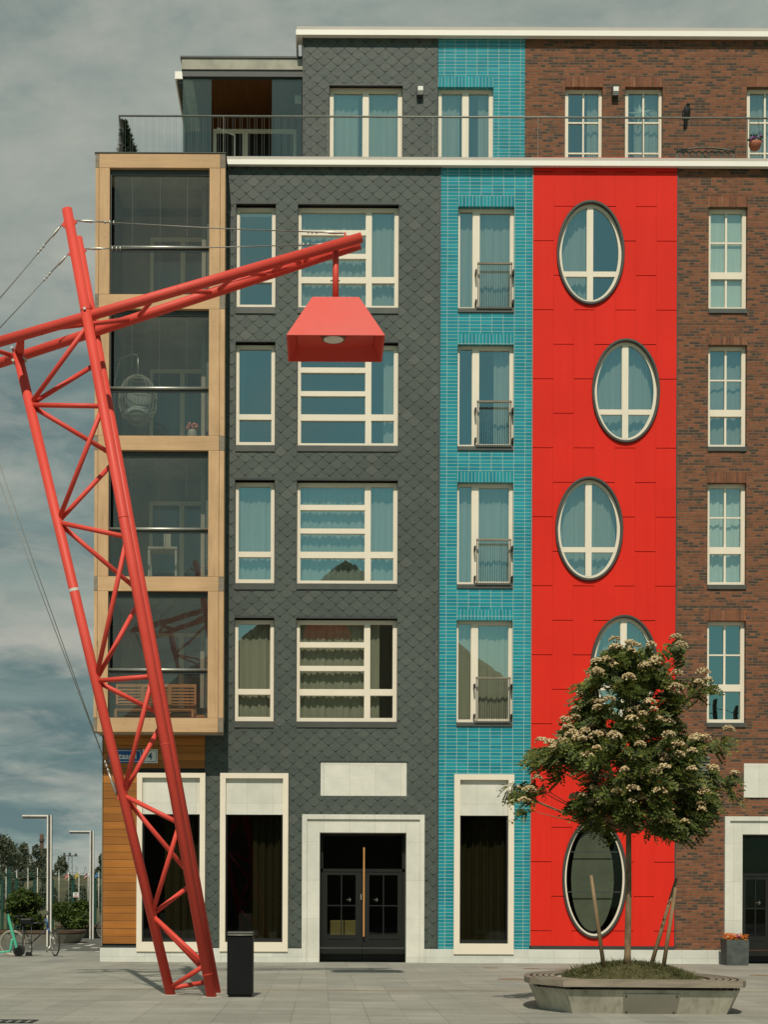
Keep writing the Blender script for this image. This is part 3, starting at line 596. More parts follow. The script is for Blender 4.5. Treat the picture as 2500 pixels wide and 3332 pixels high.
def portal(outer, step, opening, mid):
    x0, x1, z0, z1 = outer; ox0, ox1, oz1 = opening[0], opening[1], opening[3]
    m = MB(); Y0, Y1 = YF - 0.10, YF - 0.055; sx0, sx1, sz1 = step[0], step[1], step[3]
    def frame_(m, a0, a1, az, b0, b1, bz, ya, yb, z_):
        m.box(a0, b0, ya, yb, z_, az); m.box(b1, a1, ya, yb, z_, az); m.box(b0, b1, ya, yb, bz, az)
    frame_(m, x0, x1, z1, sx0, sx1, sz1, Y0, YF + 0.05, 0)
    frame_(m, sx0, sx1, sz1, ox0, ox1, oz1, Y1, YF + 0.45, 0)
    pt = m.build('stone_portal', M['stone'], bld, bevel=0.006)
    yd = YF + 0.32; m = MB(); W_ = ox1 - ox0; zt = mid
    m.box(ox0, ox1, yd, yd + 0.08, zt - 0.03, zt + 0.04); m.box(ox0, ox0 + 0.08, yd, yd + 0.08, 0.02, oz1); m.box(ox1 - 0.08, ox1, yd, yd + 0.08, 0.02, oz1)
    m.box(ox0 + 0.08, ox1 - 0.08, yd, yd + 0.08, oz1 - 0.06, oz1)
    fr_ = m.build('door_frame', M['doorblack'], bld)
    MB().poly([(ox0, yd + 0.05, zt), (ox1, yd + 0.05, zt), (ox1, yd + 0.05, oz1), (ox0, yd + 0.05, oz1)]).build('transom_pane', M['shopglass'], fr_)
    cx = (ox0 + ox1) / 2
    for s_ in (-1, 1):
        a, b = (ox0 + 0.085, cx - 0.006) if s_ < 0 else (cx + 0.006, ox1 - 0.085)
        m = MB(); st = 0.10; zb = 0.66; y_ = yd + 0.012
        m.holed(a, b, 0.03, zt - 0.035, y_, [(a + st, b - st * 1.6 if s_ < 0 else b - st, zb, zt - 0.11)] if s_ < 0 else [(a + st * 1.6, b - st, zb, zt - 0.11)], 0.05)
        ga, gb = (a + st, b - st * 1.6) if s_ < 0 else (a + st * 1.6, b - st)
        gx = (ga + gb) / 2; zz = zb + (zt - 0.11 - zb) * 0.49
        m.box(gx - 0.014, gx + 0.014, y_ + 0.005, y_ + 0.04, zb, zt - 0.11); m.box(ga, gx - 0.016, y_ + 0.005, y_ + 0.04, zz - 0.014, zz + 0.014); m.box(gx + 0.016, gb, y_ + 0.005, y_ + 0.04, zz - 0.014, zz + 0.014)
        m.box(ga, gb, y_ - 0.012, y_ - 0.002, zb - 0.10, zb - 0.07); m.box(a + 0.05, b - 0.05, y_ - 0.012, y_ - 0.002, 0.17, 0.20)
        d = m.build('door', M['doorblack'], bld)
        MB().poly([(ga, y_ + 0.03, zb), (gb, y_ + 0.03, zb), (gb, y_ + 0.03, zt - 0.11), (ga, y_ + 0.03, zt - 0.11)]).build('pane', M['shopglass'], d)
        if s_ > 0:
            hx = a + 0.03; m = MB(); m.box(hx - 0.025, hx + 0.017, y_ - 0.11, y_ - 0.06, 0.62, 2.80); h_ = m.build('handle', M['handle'], d, bevel=0.006)
        ax = (gb - 0.17 if s_ < 0 else ga + 0.16); az = zz + 0.145; m = MB(); ya = y_ + 0.022
        m.bar((ax - 0.05, ya, az), (ax + 0.05, ya, az), 0.008, 0.004, (0, 1, 0)); m.bar((ax + 0.055, ya, az), (ax + 0.012, ya, az + 0.045), 0.008, 0.004, (0, 1, 0)); m.bar((ax + 0.055, ya, az), (ax + 0.012, ya, az - 0.045), 0.008, 0.004, (0, 1, 0))
        m.build('arrow_sticker', M['wicker'], d)
        if s_ < 0:
            m = MB(); m.box(b - 0.04, b - 0.015, y_ - 0.03, y_, 1.52, 1.66); m.build('lock', M['steel'], d)
    return pt
od = g5(705, 462, 1442, 1353, YF - 0.1); sdp = g5(735, 491, 1413, 1353, YF - 0.1); opn = g5(812, 571, 1332, 1340, YF - 0.055)
portal(od, sdp, opn, pz(g5, 1070, 797, YF + 0.32))
od2 = g6(1450, 388, 1960, 1114, YF - 0.1); sd2 = g6(1475, 410, 1936, 1114, YF - 0.1); op2 = g6(1536, 476, 1876, 1105, YF - 0.055)
portal(od2, sd2, op2, pz(g6, 1700, 674, YF + 0.32))
holes['slate'].append((opn[0] - 0.05, opn[1] + 0.05, 0, opn[3] + 0.05)); holes['brick'].append((op2[0] - 0.05, op2[1] + 0.05, 0, op2[3] + 0.05))
pq = g5(818, 148, 1335, 350, YF - 0.02); MB().box(pq[0], pq[1], YF - 0.012, YF + 0.05, pq[2], pq[3]).build('stone_plaque', M['stone'], bld, bevel=0.004)
holes['slate'].append(sub(pq, 0.0))
m = MB(); m.box(pq[0] - 0.02, pq[1] + 0.02, YF - 0.03, YF + 0.02, pq[3] + 0.004, pq[3] + 0.03); m.build('plaque_trim', M['dark'], bld)
pq2 = g6(1543, 128, 1880, 295, YF - 0.02); MB().box(pq2[0], pq2[1], YF - 0.03, YF + 0.05, pq2[2], pq2[3]).build('stone_plaque', M['stone'], bld, bevel=0.004)
vg = g6(1265, 92, 1375, 330, YF); m = MB(); m.box(vg[0], vg[1], YF - 0.015, YF + 0.02, vg[2], vg[3])
for i in range(16):
    z = vg[2] + (vg[3] - vg[2]) * (i + 0.5) / 16; m.add([(vg[0], YF - 0.05, z - 0.03), (vg[1], YF - 0.05, z - 0.03), (vg[1], YF - 0.016, z + 0.035), (vg[0], YF - 0.016, z + 0.035)], [(0, 1, 2, 3)])
m.build('vent_grille', M['dark'], bld)
# ---- upper storey windows
YW2 = YU + REC
op = c2(316, 509, 757, 1010, YU); holes['uslate'].append(op); fr = c2(319, 530, 754, 1000, YW2)
pn = [c2(341, 556, 518, 985, YW2), c2(553, 556, 730, 985, YW2)]
window(fr, pn, YU, curtains=[(0.0, 0.40), (0.52, 1.0)], seed=71, lintel=(op[0], op[1], op[3] - 0.03, op[3] + 0.012), name='french_window')
op = c2(970, 523, 1302, 1010, YU); holes['uteal'].append(op); fr = c2(972, 531, 1300, 1000, YW2)
pn = [c2(991, 557, 1116, 985, YW2), c2(1153, 557, 1277, 985, YW2)]
window(fr, pn, YU, curtains=[(0.0, 0.40), (0.74, 1.0)], seed=72, name='french_window')
s_ = c2(970, 460, 1302, 522, YU); MB().box(s_[0] + 0.003, s_[1], YU - 0.003, YU + 0.1, s_[2], s_[3]).build('tile_lintel', M['teal_soldier'], bld)
for i, (x0, cu) in enumerate(((370, [(0.62, 1.0)]), (752, [(0.28, 1.0)]), (1526, [(0.0, 0.8)]))):
    op = c3(x0, 553, x0 + 240, 1050, YU); holes['ubrick'].append(op); fr = c3(x0 + 1, 563, x0 + 240, 1045, YW2)
    pn = [c3(x0 + 20, 588, x0 + 216, 1030, YW2)]; p = pn[0]; xm = (p[0] + p[1]) / 2
    zb = [pz(c3, x0, 776, YW2), pz(c3, x0, 970, YW2)]
    th = [(xm - 0.022, xm + 0.022, zb[0] + 0.02, p[3]), (xm - 0.022, xm + 0.022, zb[1] + 0.02, zb[0] - 0.02), (xm - 0.022, xm + 0.022, p[2], zb[1] - 0.02)] + [(p[0], p[1], z - 0.018, z + 0.018) for z in zb]
    wd = window(fr, pn, YU, curtains=cu, seed=80 + i, thin=th, name='french_window')
    s_ = c3(x0 + 3, 488, x0 + 243, 552, YU); MB().box(s_[0], s_[1], YU - 0.003, YU + 0.1, s_[2], s_[3]).build('brick_lintel', M['brick_soldier'], bld)
    if i == 1:
        m = MB(); c = P(1650 + 850 / 1.953, 722 / 1.953, YW2 + 0.14)
        for a in range(9):
            an = a * 2 * math.pi / 9 + 0.3; L_ = 0.36 if a % 2 == 0 else 0.26; t_ = Vector((math.cos(an), 0, math.sin(an))); n_ = Vector((-t_.z, 0, t_.x))
            m.add([c + n_ * 0.05, c + t_ * L_, c - n_ * 0.05, c + Vector((0, -0.06, 0)), c + Vector((0, 0.06, 0))], [(0, 3, 1), (3, 2, 1), (0, 1, 4), (4, 1, 2)])
        tag(m.build('paper_star', M['blind']), 'pale paper star hanging inside a top storey window', 'decoration')
# ---- walls
Z_T = Z_COR + 0.1; ZU0 = Z_COR - 0.2; ZU1 = P(1300, 105, YU).z + 0.05
XUS = P(987, 300, YU).x; XUT = P(1426, 330, YU).x; XUB = P(1709, 330, YU).x
def slates(x0, x1, z0, z1, Y, hl, name, label):
    bk = MB(); bk.holed(x0, x1, z0, z1, Y + 0.012, hl, 0.2); b = bk.build(name, M['slate_back'], bld, label=label)
    W_, E = 0.3405, 0.1485; m = MB(); T = 0.009
    nx0, nx1 = int(x0 / W_) - 2, int(x1 / W_) + 2; nz0, nz1 = int(z0 / E) - 3, int(z1 / E) + 1
    rnd = random.Random(5)
    for j in range(nz0, nz1 + 1):
        for i in range(nx0, nx1 + 1):
            tx, tz = (i + 0.5 * (j % 2)) * W_ + 0.03, j * E + 0.04
            g = 0.0008
            p = [(tx, tz + 0.020), (tx + W_ / 4, tz + E / 2 + 0.002), (tx + W_ / 2 - g, tz + E), (tx, tz + 2 * E - g), (tx - W_ / 2 + g, tz + E), (tx - W_ / 4, tz + E / 2 + 0.002)]  # tips cut short: dark backing showing there stands in for V-shaped tip shadows
            tw = rnd.uniform(-0.012, 0.012); tl = rnd.uniform(0.8, 1.25)
            polys = [p]
            for pl in rect_planes((x0, x1, z0, z1)):
                polys = [q for q in (clip(q, *pl) for q in polys) if len(q) > 2]
            for h in hl:
                if polys: polys = subtract(polys, rect_planes(h), h)
            yv = lambda x, z: Y - 0.004 - T * tl * max(0.0, 1 - (z - tz) / (2 * E)) + tw * (x - tx)
            for q in polys:
                if area(q) < 4e-5: continue
                n = len(q); fr_ = [(x, yv(x, z), z) for x, z in q]; bk_ = [(x, Y + 0.006, z) for x, z in q]
                m.add(fr_ + bk_, [tuple(range(n))] + [(k, n + k, n + (k + 1) % n, (k + 1) % n) for k in range(n)])
    m.build('slate_shingles', M['slate'], b); return b
slates(X_SL0, X_ST - 0.02, Z_PL - 0.03, Z_T, YF, holes['slate'], 'slate_wall', 'dark diamond slate wall section')
slates(XUS, XUT - 0.01, ZU0, ZU1, YU, holes['uslate'], 'slate_wall', 'set-back top storey slate wall')
MB().box(X_ST - 0.02, X_ST + 0.01, YF - 0.02, YF + 0.05, Z_PL, Z_T).build('corner_trim', M['dark'], bld)
MB().holed(X_ST + 0.01, X_TR, Z_PL - 0.04, Z_T, YF, holes['teal'], 0.2).build('tiled_wall', M['teal'], bld, label='teal glazed tile wall section')
MB().holed(XUT, XUB, ZU0, ZU1, YU, holes['uteal'], 0.2).build('tiled_wall', M['teal'], bld, label='set-back top storey teal tile wall')
MB().holed(X_RB, X_END, Z_PL - 0.04, Z_T, YF, holes['brick'], 0.2).build('brick_wall', M['brick'], bld, label='brown brick wall section')
MB().holed(XUB, X_END, ZU0, ZU1, YU, holes['ubrick'], 0.2).build('brick_wall', M['brick'], bld, label='set-back top storey brick wall')
# red cladding with elliptical openings
def ell_planes(c):
    cx, cz, a, b = c; a -= 0.03; b -= 0.03; n = 40; out = []
    for i in range(n):
        t0, t1 = 2 * math.pi * i / n, 2 * math.pi * (i + 1) / n; p0 = (cx + a * math.cos(t0), cz + b * math.sin(t0)); p1 = (cx + a * math.cos(t1), cz + b * math.sin(t1))
        nx, nz = p1[1] - p0[1], -(p1[0] - p0[0]); out.append((nx, nz, nx * p0[0] + nz * p0[1]))
    return out, (cx - a, cx + a, cz - b, cz + b)
zr0 = P(1900, 3078, YF).z; bk = MB(); polys = [[(X_TR + 0.02, zr0), (X_RB, zr0), (X_RB, Z_T), (X_TR + 0.02, Z_T)]]
for c in ovals: polys = subtract(polys, *ell_planes(c))
for p in polys: bk.poly([(x, YF + 0.002, z) for x, z in p])
red_wall = bk.build('panelled_wall', M['red_back'], bld, label='bright red panelled wall section')
m = MB(); pw = (X_RB - X_TR - 0.03) / 7; HP = PITCH / 2; zj = P(1900, 500 + 430 / 1.509, YF).z
for i in range(7):
    x0, x1 = X_TR + 0.025 + i * pw + 0.0012, X_TR + 0.025 + (i + 1) * pw - 0.0012; z = zj + (HP / 2 if i % 2 else 0) - 12 * HP
    while z < Z_T:
        a, b = max(z + 0.009, zr0), min(z + HP - 0.009, Z_T); z += HP
        if b - a < 0.02: continue
        polys = [[(x0, a), (x1, a), (x1, b), (x0, b)]]
        for c in ovals: polys = subtract(polys, *ell_planes(c))
        for p in polys: m.poly([(x, YF - 0.022, zz) for x, zz in p])
        for (ex, ez, fx, fz) in ((x0, a, x1, a), (x1, b, x0, b), (x0, b, x0, a), (x1, a, x1, b)):
            mx_, mz_ = (ex + fx) / 2, (ez + fz) / 2
            if any(((q[0] - c[0]) / (c[2] - 0.02)) ** 2 + ((q[1] - c[1]) / (c[3] - 0.02)) ** 2 < 1 for c in ovals for q in ((ex, ez), (mx_, mz_), (fx, fz))): continue
            m.poly([(ex, YF - 0.022, ez), (ex, YF + 0.001, ez), (fx, YF + 0.001, fz), (fx, YF - 0.022, fz)])
bm = bmesh.new()
m.build('cladding_panels', M['red'], red_wall)
MB().box(X_TR, X_TR + 0.02, YF - 0.03, YF + 0.03, zr0, Z_T).build('corner_trim', M['plaque'], bld)
MB().box(X_TR + 0.021, X_RB, YF - 0.04, YF + 0.02, zr0 - 0.085, zr0 - 0.002).build('base_trim', M['dark'], bld)
MB().box(X_RB - 0.012, X_RB + 0.012, YF - 0.026, YF + 0.03, zr0 + 0.002, Z_T).build('corner_trim', M['dark'], bld)
# ground floor boards
zw1 = P(500, 2410, YF).z; bh = 51.55 / 2.075 / (F / YF); m = MB(); z = P(400, 2400 + 1393 / 2.075, YF).z
while z < zw1 + 0.6:
    for a, b in (((X_LEFT + 0.02), o1[0] + 0.02), (o1[0] + 0.02, X_SL0)):
        if a > X_LEFT + 0.1 and z < o1[3] - 0.05: continue
        m.box(a, b, YF - 0.028, YF + 0.01, z + 0.004, z + bh - 0.004)
    z += bh
wb = MB(); wb.holed(X_LEFT, X_SL0, Z_PL - 0.04, zw1 + 0.8, YF + 0.004, holes['wood'], 0.2); wo = wb.build('board_wall', M['slate_back'], bld, label='orange brown timber boarded wall by the corner'); m.build('wooden_boards', M['boards'], wo, bevel=0.004)
MB().box(X_LEFT - 0.008, X_LEFT + 0.010, YF - 0.04, YF + 0.05, Z_PL, zw1 + 0.5).build('corner_trim', M['plaque'], bld)
MB().box(X_LEFT - 0.02, X_SL0, YF - 0.045, YF + 0.02, Z_PL - 0.035, Z_PL + 0.004).box(X_SL0 + 0.001, X_ST - 0.02, YF - 0.045, YF + 0.0, Z_PL - 0.04, Z_PL - 0.005).build('base_trim', M['dark'], bld)
m = MB()
for a, b in ((X_LEFT - 0.04, od[0]), (od[1], od2[0]), (od2[1], X_END)): m.box(a, b, YF - 0.055, YF + 0.2, -0.05, Z_PL - 0.04)
m.build('plinth', M['plinth'], bld, bevel=0.006)
# shell: left side, back, roof, floors, room partitions
m = MB(); m.box(X_LEFT - 0.01, X_LEFT + 0.2, YF + 0.21, 52, 0, 19.3); m.box(X_END - 0.2, X_END, YF + 0.21, 52, 0, 23.0); m.box(X_LEFT + 0.21, X_END - 0.21, 51.8, 52, 0, 19.3)
m.build('side_wall', M['slate_back'], bld)
m = MB(); m.box(X_LEFT + 0.25, X_END - 0.25, YF + 1.9, YF + 2.0, 0, 19.2); m.box(XUS + 0.1, X_END - 0.25, YU + 1.9, YU + 2.0, 19.3, 22.8)
for x in (X_SL0 + 0.02, c5(480, 0, 484, 9, YF)[0], X_ST, X_TR, X_RB): m.box(x - 0.05, x + 0.05, YF + 0.22, YF + 1.9, 0, 19.2)
for k in range(6): m.box(X_SL0 + 0.1 if k else X_LEFT + 0.25, X_END - 0.25, YF + 0.22, YF + 1.9, 2.35 + k * PITCH + (0.0 if k else 2.35), 2.55 + k * PITCH + (0.0 if k else 2.35)) if k else None
for k in range(4): m.box(X_SL0 + 0.1, X_END - 0.25, YF + 0.22, YF + 1.9, P(1200, 2400 - k * 449 - 15, YF).z - 0.25, P(1200, 2400 - k * 449 - 15, YF).z)
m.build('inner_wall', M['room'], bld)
m = MB(); m.box(X_LEFT + 0.05, X_END - 0.01, YF + 0.22, 51.7, Z_COR - 0.3, Z_COR - 0.1); m.build('terrace_floor', M['concrete'], bld)
m = MB(); m.box(XUS - 0.05, X_END, YU + 0.05, 50, ZU1 - 0.1, ZU1); m.build('roof_slab', M['dark'], bld)
m = MB(); m.box(XUS - 0.02, XUS - 0.001, YU - 0.03, 50, ZU0, ZU1 - 0.11); m.build('side_wall', M['dark'], bld)
# cornices
def cornice(xa, xb, yf, zt, zb, name, ret=0.0):
    m = MB(); zm = zb + (zt - zb) * 0.62
    m.box(xa, xb, yf, yf + 0.05, zb, zm); m.box(xa, xb, yf + 0.05, YU + 0.3 if yf > 36.5 else YF + 0.3, zb + 0.02, zm)
    if ret: m.box(xa, xa + 0.05, yf + 0.051, yf + ret, zb, zm)
    co = m.build(name, M['fascia'], bld, bevel=0.004)
    m = MB(); m.add([(xa + 0.02, yf + 0.012, zm + 0.001), (xb, yf + 0.012, zm + 0.001), (xb, yf + 0.0, zt), (xa + 0.02, yf + 0.0, zt), (xa + 0.02, yf + 0.6, zt), (xb, yf + 0.6, zt)], [(0, 1, 2, 3), (3, 2, 5, 4)])
    if ret: m.poly([(xa + 0.02, yf + 0.012, zm), (xa + 0.02, yf, zt), (xa + 0.02, yf + ret, zt), (xa + 0.02, yf + ret, zm)])
    m.build('drip_edge', M['fascia_top'], co); return co
cornice(P(732, 525, 35.84).x, X_END, 35.84, P(1400, 511, 35.84).z, P(1400, 537, 35.84).z, 'cornice')
cornice(P(963, 100, 36.92).x, X_END, 36.92, P(1400, 87, 36.92).z, P(1400, 114.5, 36.92).z, 'cornice', 12.0)
# ------------------------------------------------------------------ timber gallery with glazed balconies
YG = 35.22
def gr_(x0, y0, x1, y1): return rect(x0, y0, x1, y1, YG)
gx0, gx1, _, gzt = gr_(309, 499, 731, 600); gx0b = P(308, 1900, YG).x
bx = lambda px: P(px, 1450, YG).x
GX = [bx(306.5), bx(318), bx(353), bx(678), bx(713), bx(729.5)]
def gz(py): return P(520, py, YG).z
beams = [(499, 546), (957.6, 1004.8), (1417.8, 1465), (1876, 1923), (2336, 2382)]
gal = bpy.data.objects.new('balcony_gallery', None); COL.objects.link(gal); gal.parent = bld; tag(gal, 'pale timber frame of the glazed corner balconies')
for i in range(4):
    z1, z0 = gz(beams[i][1]) - 0.003, gz(beams[i + 1][0]) + 0.003
    for a, b in ((GX[0], GX[1] - 0.003), (GX[1] + 0.003, GX[2]), (GX[3], GX[4] - 0.003), (GX[4] + 0.003, GX[5])): MB().box(a, b, YG, YG + 0.26, z0, z1).build('post', M['timber'], gal, bevel=0.006)
for t_, b_ in beams:
    z1, z0 = gz(t_), gz(b_); MB().box(GX[1] + 0.002, GX[4] - 0.002, YG - 0.002, YG + 0.26, z0, z1).build('cross_beam', M['timber_h'], gal, bevel=0.006)
    for a, b in ((GX[0] - 0.003, GX[1] - 0.002), (GX[4] + 0.002, GX[5] + 0.003)): MB().box(a, b, YG - 0.004, YG + 0.26, z0, z1).build('corner_block', M['oldwood'], gal, bevel=0.006)
    MB().box(GX[0] + 0.03, GX[5] - 0.03, YG + 0.262, YF + 1.9 if t_ > 499 else YF + 0.3, z0 + 0.01, z1 - 0.01).build('floor_slab', M['concrete'], gal)
m = MB(); m.box(GX[0] - 0.02, GX[5] + 0.02, YG - 0.02, YF + 0.3, gzt + 0.002, gzt + 0.02); m.build('top_flashing', M['dark'], gal)
m = MB()
for x in (GX[0] + 0.02, GX[5] - 0.08): m.box(x, x + 0.06, YG + 0.262, YF - 0.02, gz(2336), gz(546))
m.build('side_panel', M['timber'], gal)
m = MB(); m.box(X_LEFT + 0.05, GX[5] + 0.35, YF + 1.75, YF + 1.85, gz(2336), gz(546)); m.box(X_LEFT + 0.02, X_LEFT + 0.12, YF + 0.02, YF + 1.75, gz(2336), gz(546)); m.box(X_SL0 - 0.14, X_SL0 - 0.04, YF + 0.21, YF + 1.75, gz(2336), gz(546))
m.build('inner_wall', M['groom'], gal)
inner = MB(); ipane = MB()
for i in range(4):
    zt_, zb_ = gz(beams[i][1]), gz(beams[i + 1][0]); yi = YF + 1.68
    hx0 = P(486, 1400, yi).x; hx1 = P(668, 1400, yi).x; hz1 = zt_ - 0.55; hz0 = zb_ + 0.02; xm = (hx0 + hx1) / 2 + 0.12
    pnl = [(hx0 + 0.09, xm - 0.06, hz0 + 0.1, hz1 - 0.1), (xm + 0.06, hx1 - 0.07, hz0 + 0.1, hz1 - 0.1)]
    inner.holed(hx0, hx1, hz0, hz1, yi, pnl, 0.05)
    for p in pnl: ipane.poly([(p[0], yi + 0.04, p[2]), (p[1], yi + 0.04, p[2]), (p[1], yi + 0.04, p[3]), (p[0], yi + 0.04, p[3])])
inner.build('inner_frame', M['frame'], gal)
t = NT('inner door glass'); M['doorglass'] = t.done(t.bsdf((0.02, 0.035, 0.04), 0.05, 0, 0.8)); ipane.build('inner_pane', M['doorglass'], gal)
for i in range(4):
    zt_, zb_ = gz(beams[i][1]), gz(beams[i + 1][0]); a, b = GX[2], GX[3]
    zr = gz(546 + (1327 - 906) / 1.66 + i * 459.3); zr1 = gz(546 + (1315 - 906) / 1.66 + i * 459.3)
    m = MB(); m.box(a, b, YG + 0.10, YG + 0.16, zt_ - 0.13, zt_); m.box(a, b, YG + 0.10, YG + 0.15, zb_, zb_ + 0.03); m.box(a, a + 0.03, YG + 0.10, YG + 0.15, zb_ + 0.03, zt_ - 0.13); m.box(a, b, YG + 0.11, YG + 0.15, zr - 0.09, zr - 0.025)
    gf = m.build('sliding_glazing', M['dark'], bld)
    m = MB(); m.tube([(a, YG + 0.09, zr), (b, YG + 0.09, zr)], 0.034, 10); m.build('rail', M['steel'], gf)
    m = MB(); xs = [a + (b - a) * q for q in (0.04, 0.222, 0.50, 0.775, 1.0)]
    for x0, x1 in zip(xs, xs[1:]): m.poly([(x0 + 0.004, YG + 0.13, zr), (x1 - 0.004, YG + 0.13, zr), (x1 - 0.004, YG + 0.13, zt_ - 0.12), (x0 + 0.004, YG + 0.13, zt_ - 0.12)])
    for x0, x1 in ((a + 0.02, a + (b - a) * 0.5), (a + (b - a) * 0.5 + 0.006, b)): m.poly([(x0, YG + 0.125, zb_ + 0.02), (x1, YG + 0.125, zb_ + 0.02), (x1, YG + 0.125, zr - 0.03), (x0, YG + 0.125, zr - 0.03)])
    m.build('pane', M['gglass'], gf)
    m = MB()
    for x in xs[1:-1]: m.box(x - 0.006, x + 0.006, YG + 0.126, YG + 0.134, zr, zt_ - 0.12)
    for x in (a + (b - a) * 0.5, b - 0.09): m.box(x - 0.004, x + 0.004, YG + 0.121, YG + 0.129, zb_ + 0.02, zr - 0.03)
    m.build('glazing_joint', M['dark'], gf)
    m = MB(); m.box(b - 0.12, b - 0.02, YF + 1.45, YF + 1.55, zt_ - 1.55, zt_ - 1.35); m.build('ceiling_lamp', M['lampwhite'], gf)
# furniture behind the balcony glass
c = P(448, 1303, 35.95); ch = thing('hanging_chair', (c.x, c.y, gz(1418)), 'round pale wicker cage chair hanging behind the third balcony pane from below', 'hanging chair')
m = MB(); rx, rz = 0.47, 0.61
for k in range(26):
    an = 2 * math.pi * k / 26
    if -2.1 < (an if an < math.pi else an - 2 * math.pi) < -1.05: pts = [(t_) for t_ in range(0, 4)]
    else: pts = range(0, 13)
    pts = [c + Vector((rx * math.sin(math.pi * t_ / 12) * math.cos(an), rx * math.sin(math.pi * t_ / 12) * math.sin(an), rz * math.cos(math.pi * t_ / 12))) for t_ in pts]
    m.tube(pts, 0.007, 4, False)
for j in range(2, 11):
    t_ = math.pi * j / 12; pts = [c + Vector((rx * math.sin(t_) * math.cos(2 * math.pi * k / 24), rx * math.sin(t_) * math.sin(2 * math.pi * k / 24), rz * math.cos(t_))) for k in range(24)]
    if j in (2, 3, 6, 8, 9, 10): m.tube(pts, 0.007, 4, closed=True)
m.build('basket', M['wicker'], ch)
m = MB(); m.blob(c + Vector((0, 0.05, -0.35)), 0.36, 0.36, 0.2, 14, 8); m.blob(c + Vector((0, 0.22, 0.05)), 0.33, 0.16, 0.34, 14, 8); m.build('cushion', M['cushion'], ch)
m = MB(); m.tube([c + Vector((0, 0, rz)), c + Vector((0, 0, rz + 0.5))], 0.016, 6); m.tube([c + Vector((-0.6, 0.2, -1.0)), c + Vector((-0.6, 0.2, 0.5)), c + Vector((-0.45, 0.12, 1.05)), c + Vector((-0.15, 0.03, 1.13)), c + Vector((0, 0, 1.1))], 0.02, 8); m.build('stand', M['steel'], ch)
c = P(625, 1416, 35.6); v_ = thing('flower_vase', c, 'pale vase of pink flowers on the balcony beside the hanging chair', 'vase')
MB().lathe((c.x, c.y, gz(1418)), [(0.09, 0), (0.13, 0.1), (0.11, 0.2), (0.09, 0.26)], 14).build('vase', M['wicker'], v_)
m = MB(); rnd = random.Random(3)
for k in range(26): m.blob((c.x + rnd.uniform(-0.13, 0.13), c.y + rnd.uniform(-0.1, 0.1), gz(1418) + 0.3 + rnd.uniform(0, 0.1)), 0.035, 0.035, 0.03, 6, 4)
m.build('blossom', M['pink'], v_)
a0, a1, az0, az1 = rect(373, 2222, 636, 2318, 35.75); bn = thing('garden_bench', ((a0 + a1) / 2, 35.75, gz(2336)), 'brown slatted wooden bench on the lowest glazed balcony', 'bench'); zf = gz(2336)
m = MB()
for s_ in range(3):
    x0, x1 = a0 + (a1 - a0) * s_ / 3, a0 + (a1 - a0) * (s_ + 1) / 3
    for i in range(7): m.box(x0 + 0.05, x1 - 0.05, 35.95, 35.975, az0 + 0.1 + i * 0.075, az0 + 0.145 + i * 0.075)
    m.box(x0, x0 + 0.048, 35.94, 35.985, az0, az1); m.box(x1 - 0.048, x1, 35.94, 35.985, az0, az1); m.box(x0 + 0.05, x1 - 0.05, 35.94, 35.985, az1 - 0.08, az1)
m.build('backrest', M['teak'], bn)
m = MB()
for i in range(5): m.box(a0 + 0.03, a1 - 0.03, 35.52 + i * 0.08, 35.58 + i * 0.08, az0 + 0.03, az0 + 0.055)
m.build('seat', M['teak'], bn)
for x in (a0 + 0.02, a1 - 0.08):
    for y in (35.52, 35.86): MB().box(x, x + 0.06, y, y + 0.06, zf, az0 + 0.028).build('leg', M['teak'], bn)
tx0, tx1, tz0, tz1 = rect(485, 1788, 580, 1868, 36.2); tb = thing('side_table', ((tx0 + tx1) / 2, 36.2, gz(1876)), 'small pale wooden table on the second balcony from below', 'table')
MB().box(tx0, tx1, 35.9, 36.5, tz1 - 0.05, tz1).build('table_top', M['wicker'], tb)
for x in (tx0, tx1 - 0.06):
    for y in (35.92, 36.42): MB().box(x, x + 0.05, y, y + 0.05, gz(1876), tz1 - 0.05).build('leg', M['wicker'], tb)
ln = P(545, 1762, 36.2); lt = thing('lantern', (ln.x, ln.y, tz1), 'pale lantern with a ring handle on the small balcony table', 'lantern')
MB().box(ln.x - 0.09, ln.x + 0.09, ln.y - 0.09, ln.y + 0.09, tz1, tz1 + 0.36).build('body', M['wicker'], lt, bevel=0.01)
MB().tube([(ln.x + 0.06 * math.cos(k * math.pi / 6), ln.y, tz1 + 0.43 + 0.07 * math.sin(k * math.pi / 6)) for k in range(12)], 0.008, 5, closed=True).build('handle', M['dark'], lt)
# ------------------------------------------------------------------ roof terrace: railing, pavilion, lamps, bench
YR = 36.12; zh = P(1700, 382, YR).z; zfl = Z_COR - 0.1; xr0 = P(386, 400, YR).x
m = MB(); m.tube([(X_END, YR, zh), (xr0, YR, zh)], 0.024, 8); m.tube([(xr0, YR, zh), (xr0, 44, zh)], 0.024, 8)
x = xr0
while x < X_END: m.box(x - 0.004, x + 0.004, YR - 0.02, YR + 0.02, zfl, zh); x += 2.55
rl = m.build('terrace_railing', M['handrail'], bld)
m = MB(); x = xr0 + 0.1; i = 0
while x < X_END:
    for o_ in (0.0, 0.055): m.box(x + o_ - 0.0018, x + o_ + 0.0018, YR - 0.0018, YR + 0.0018, zfl, zh - 0.02)
    x += 0.178
y = YR + 0.1
while y < 43:
    m.box(xr0 - 0.0025, xr0 + 0.0025, y - 0.0015, y + 0.0015, zfl, zh - 0.02); y += 0.178
m.build('rod_infill', M['sill'], rl)
YP = 37.35; pr = rect(590, 190, 985, 226, YP); zpf = ZU0 + 0.1
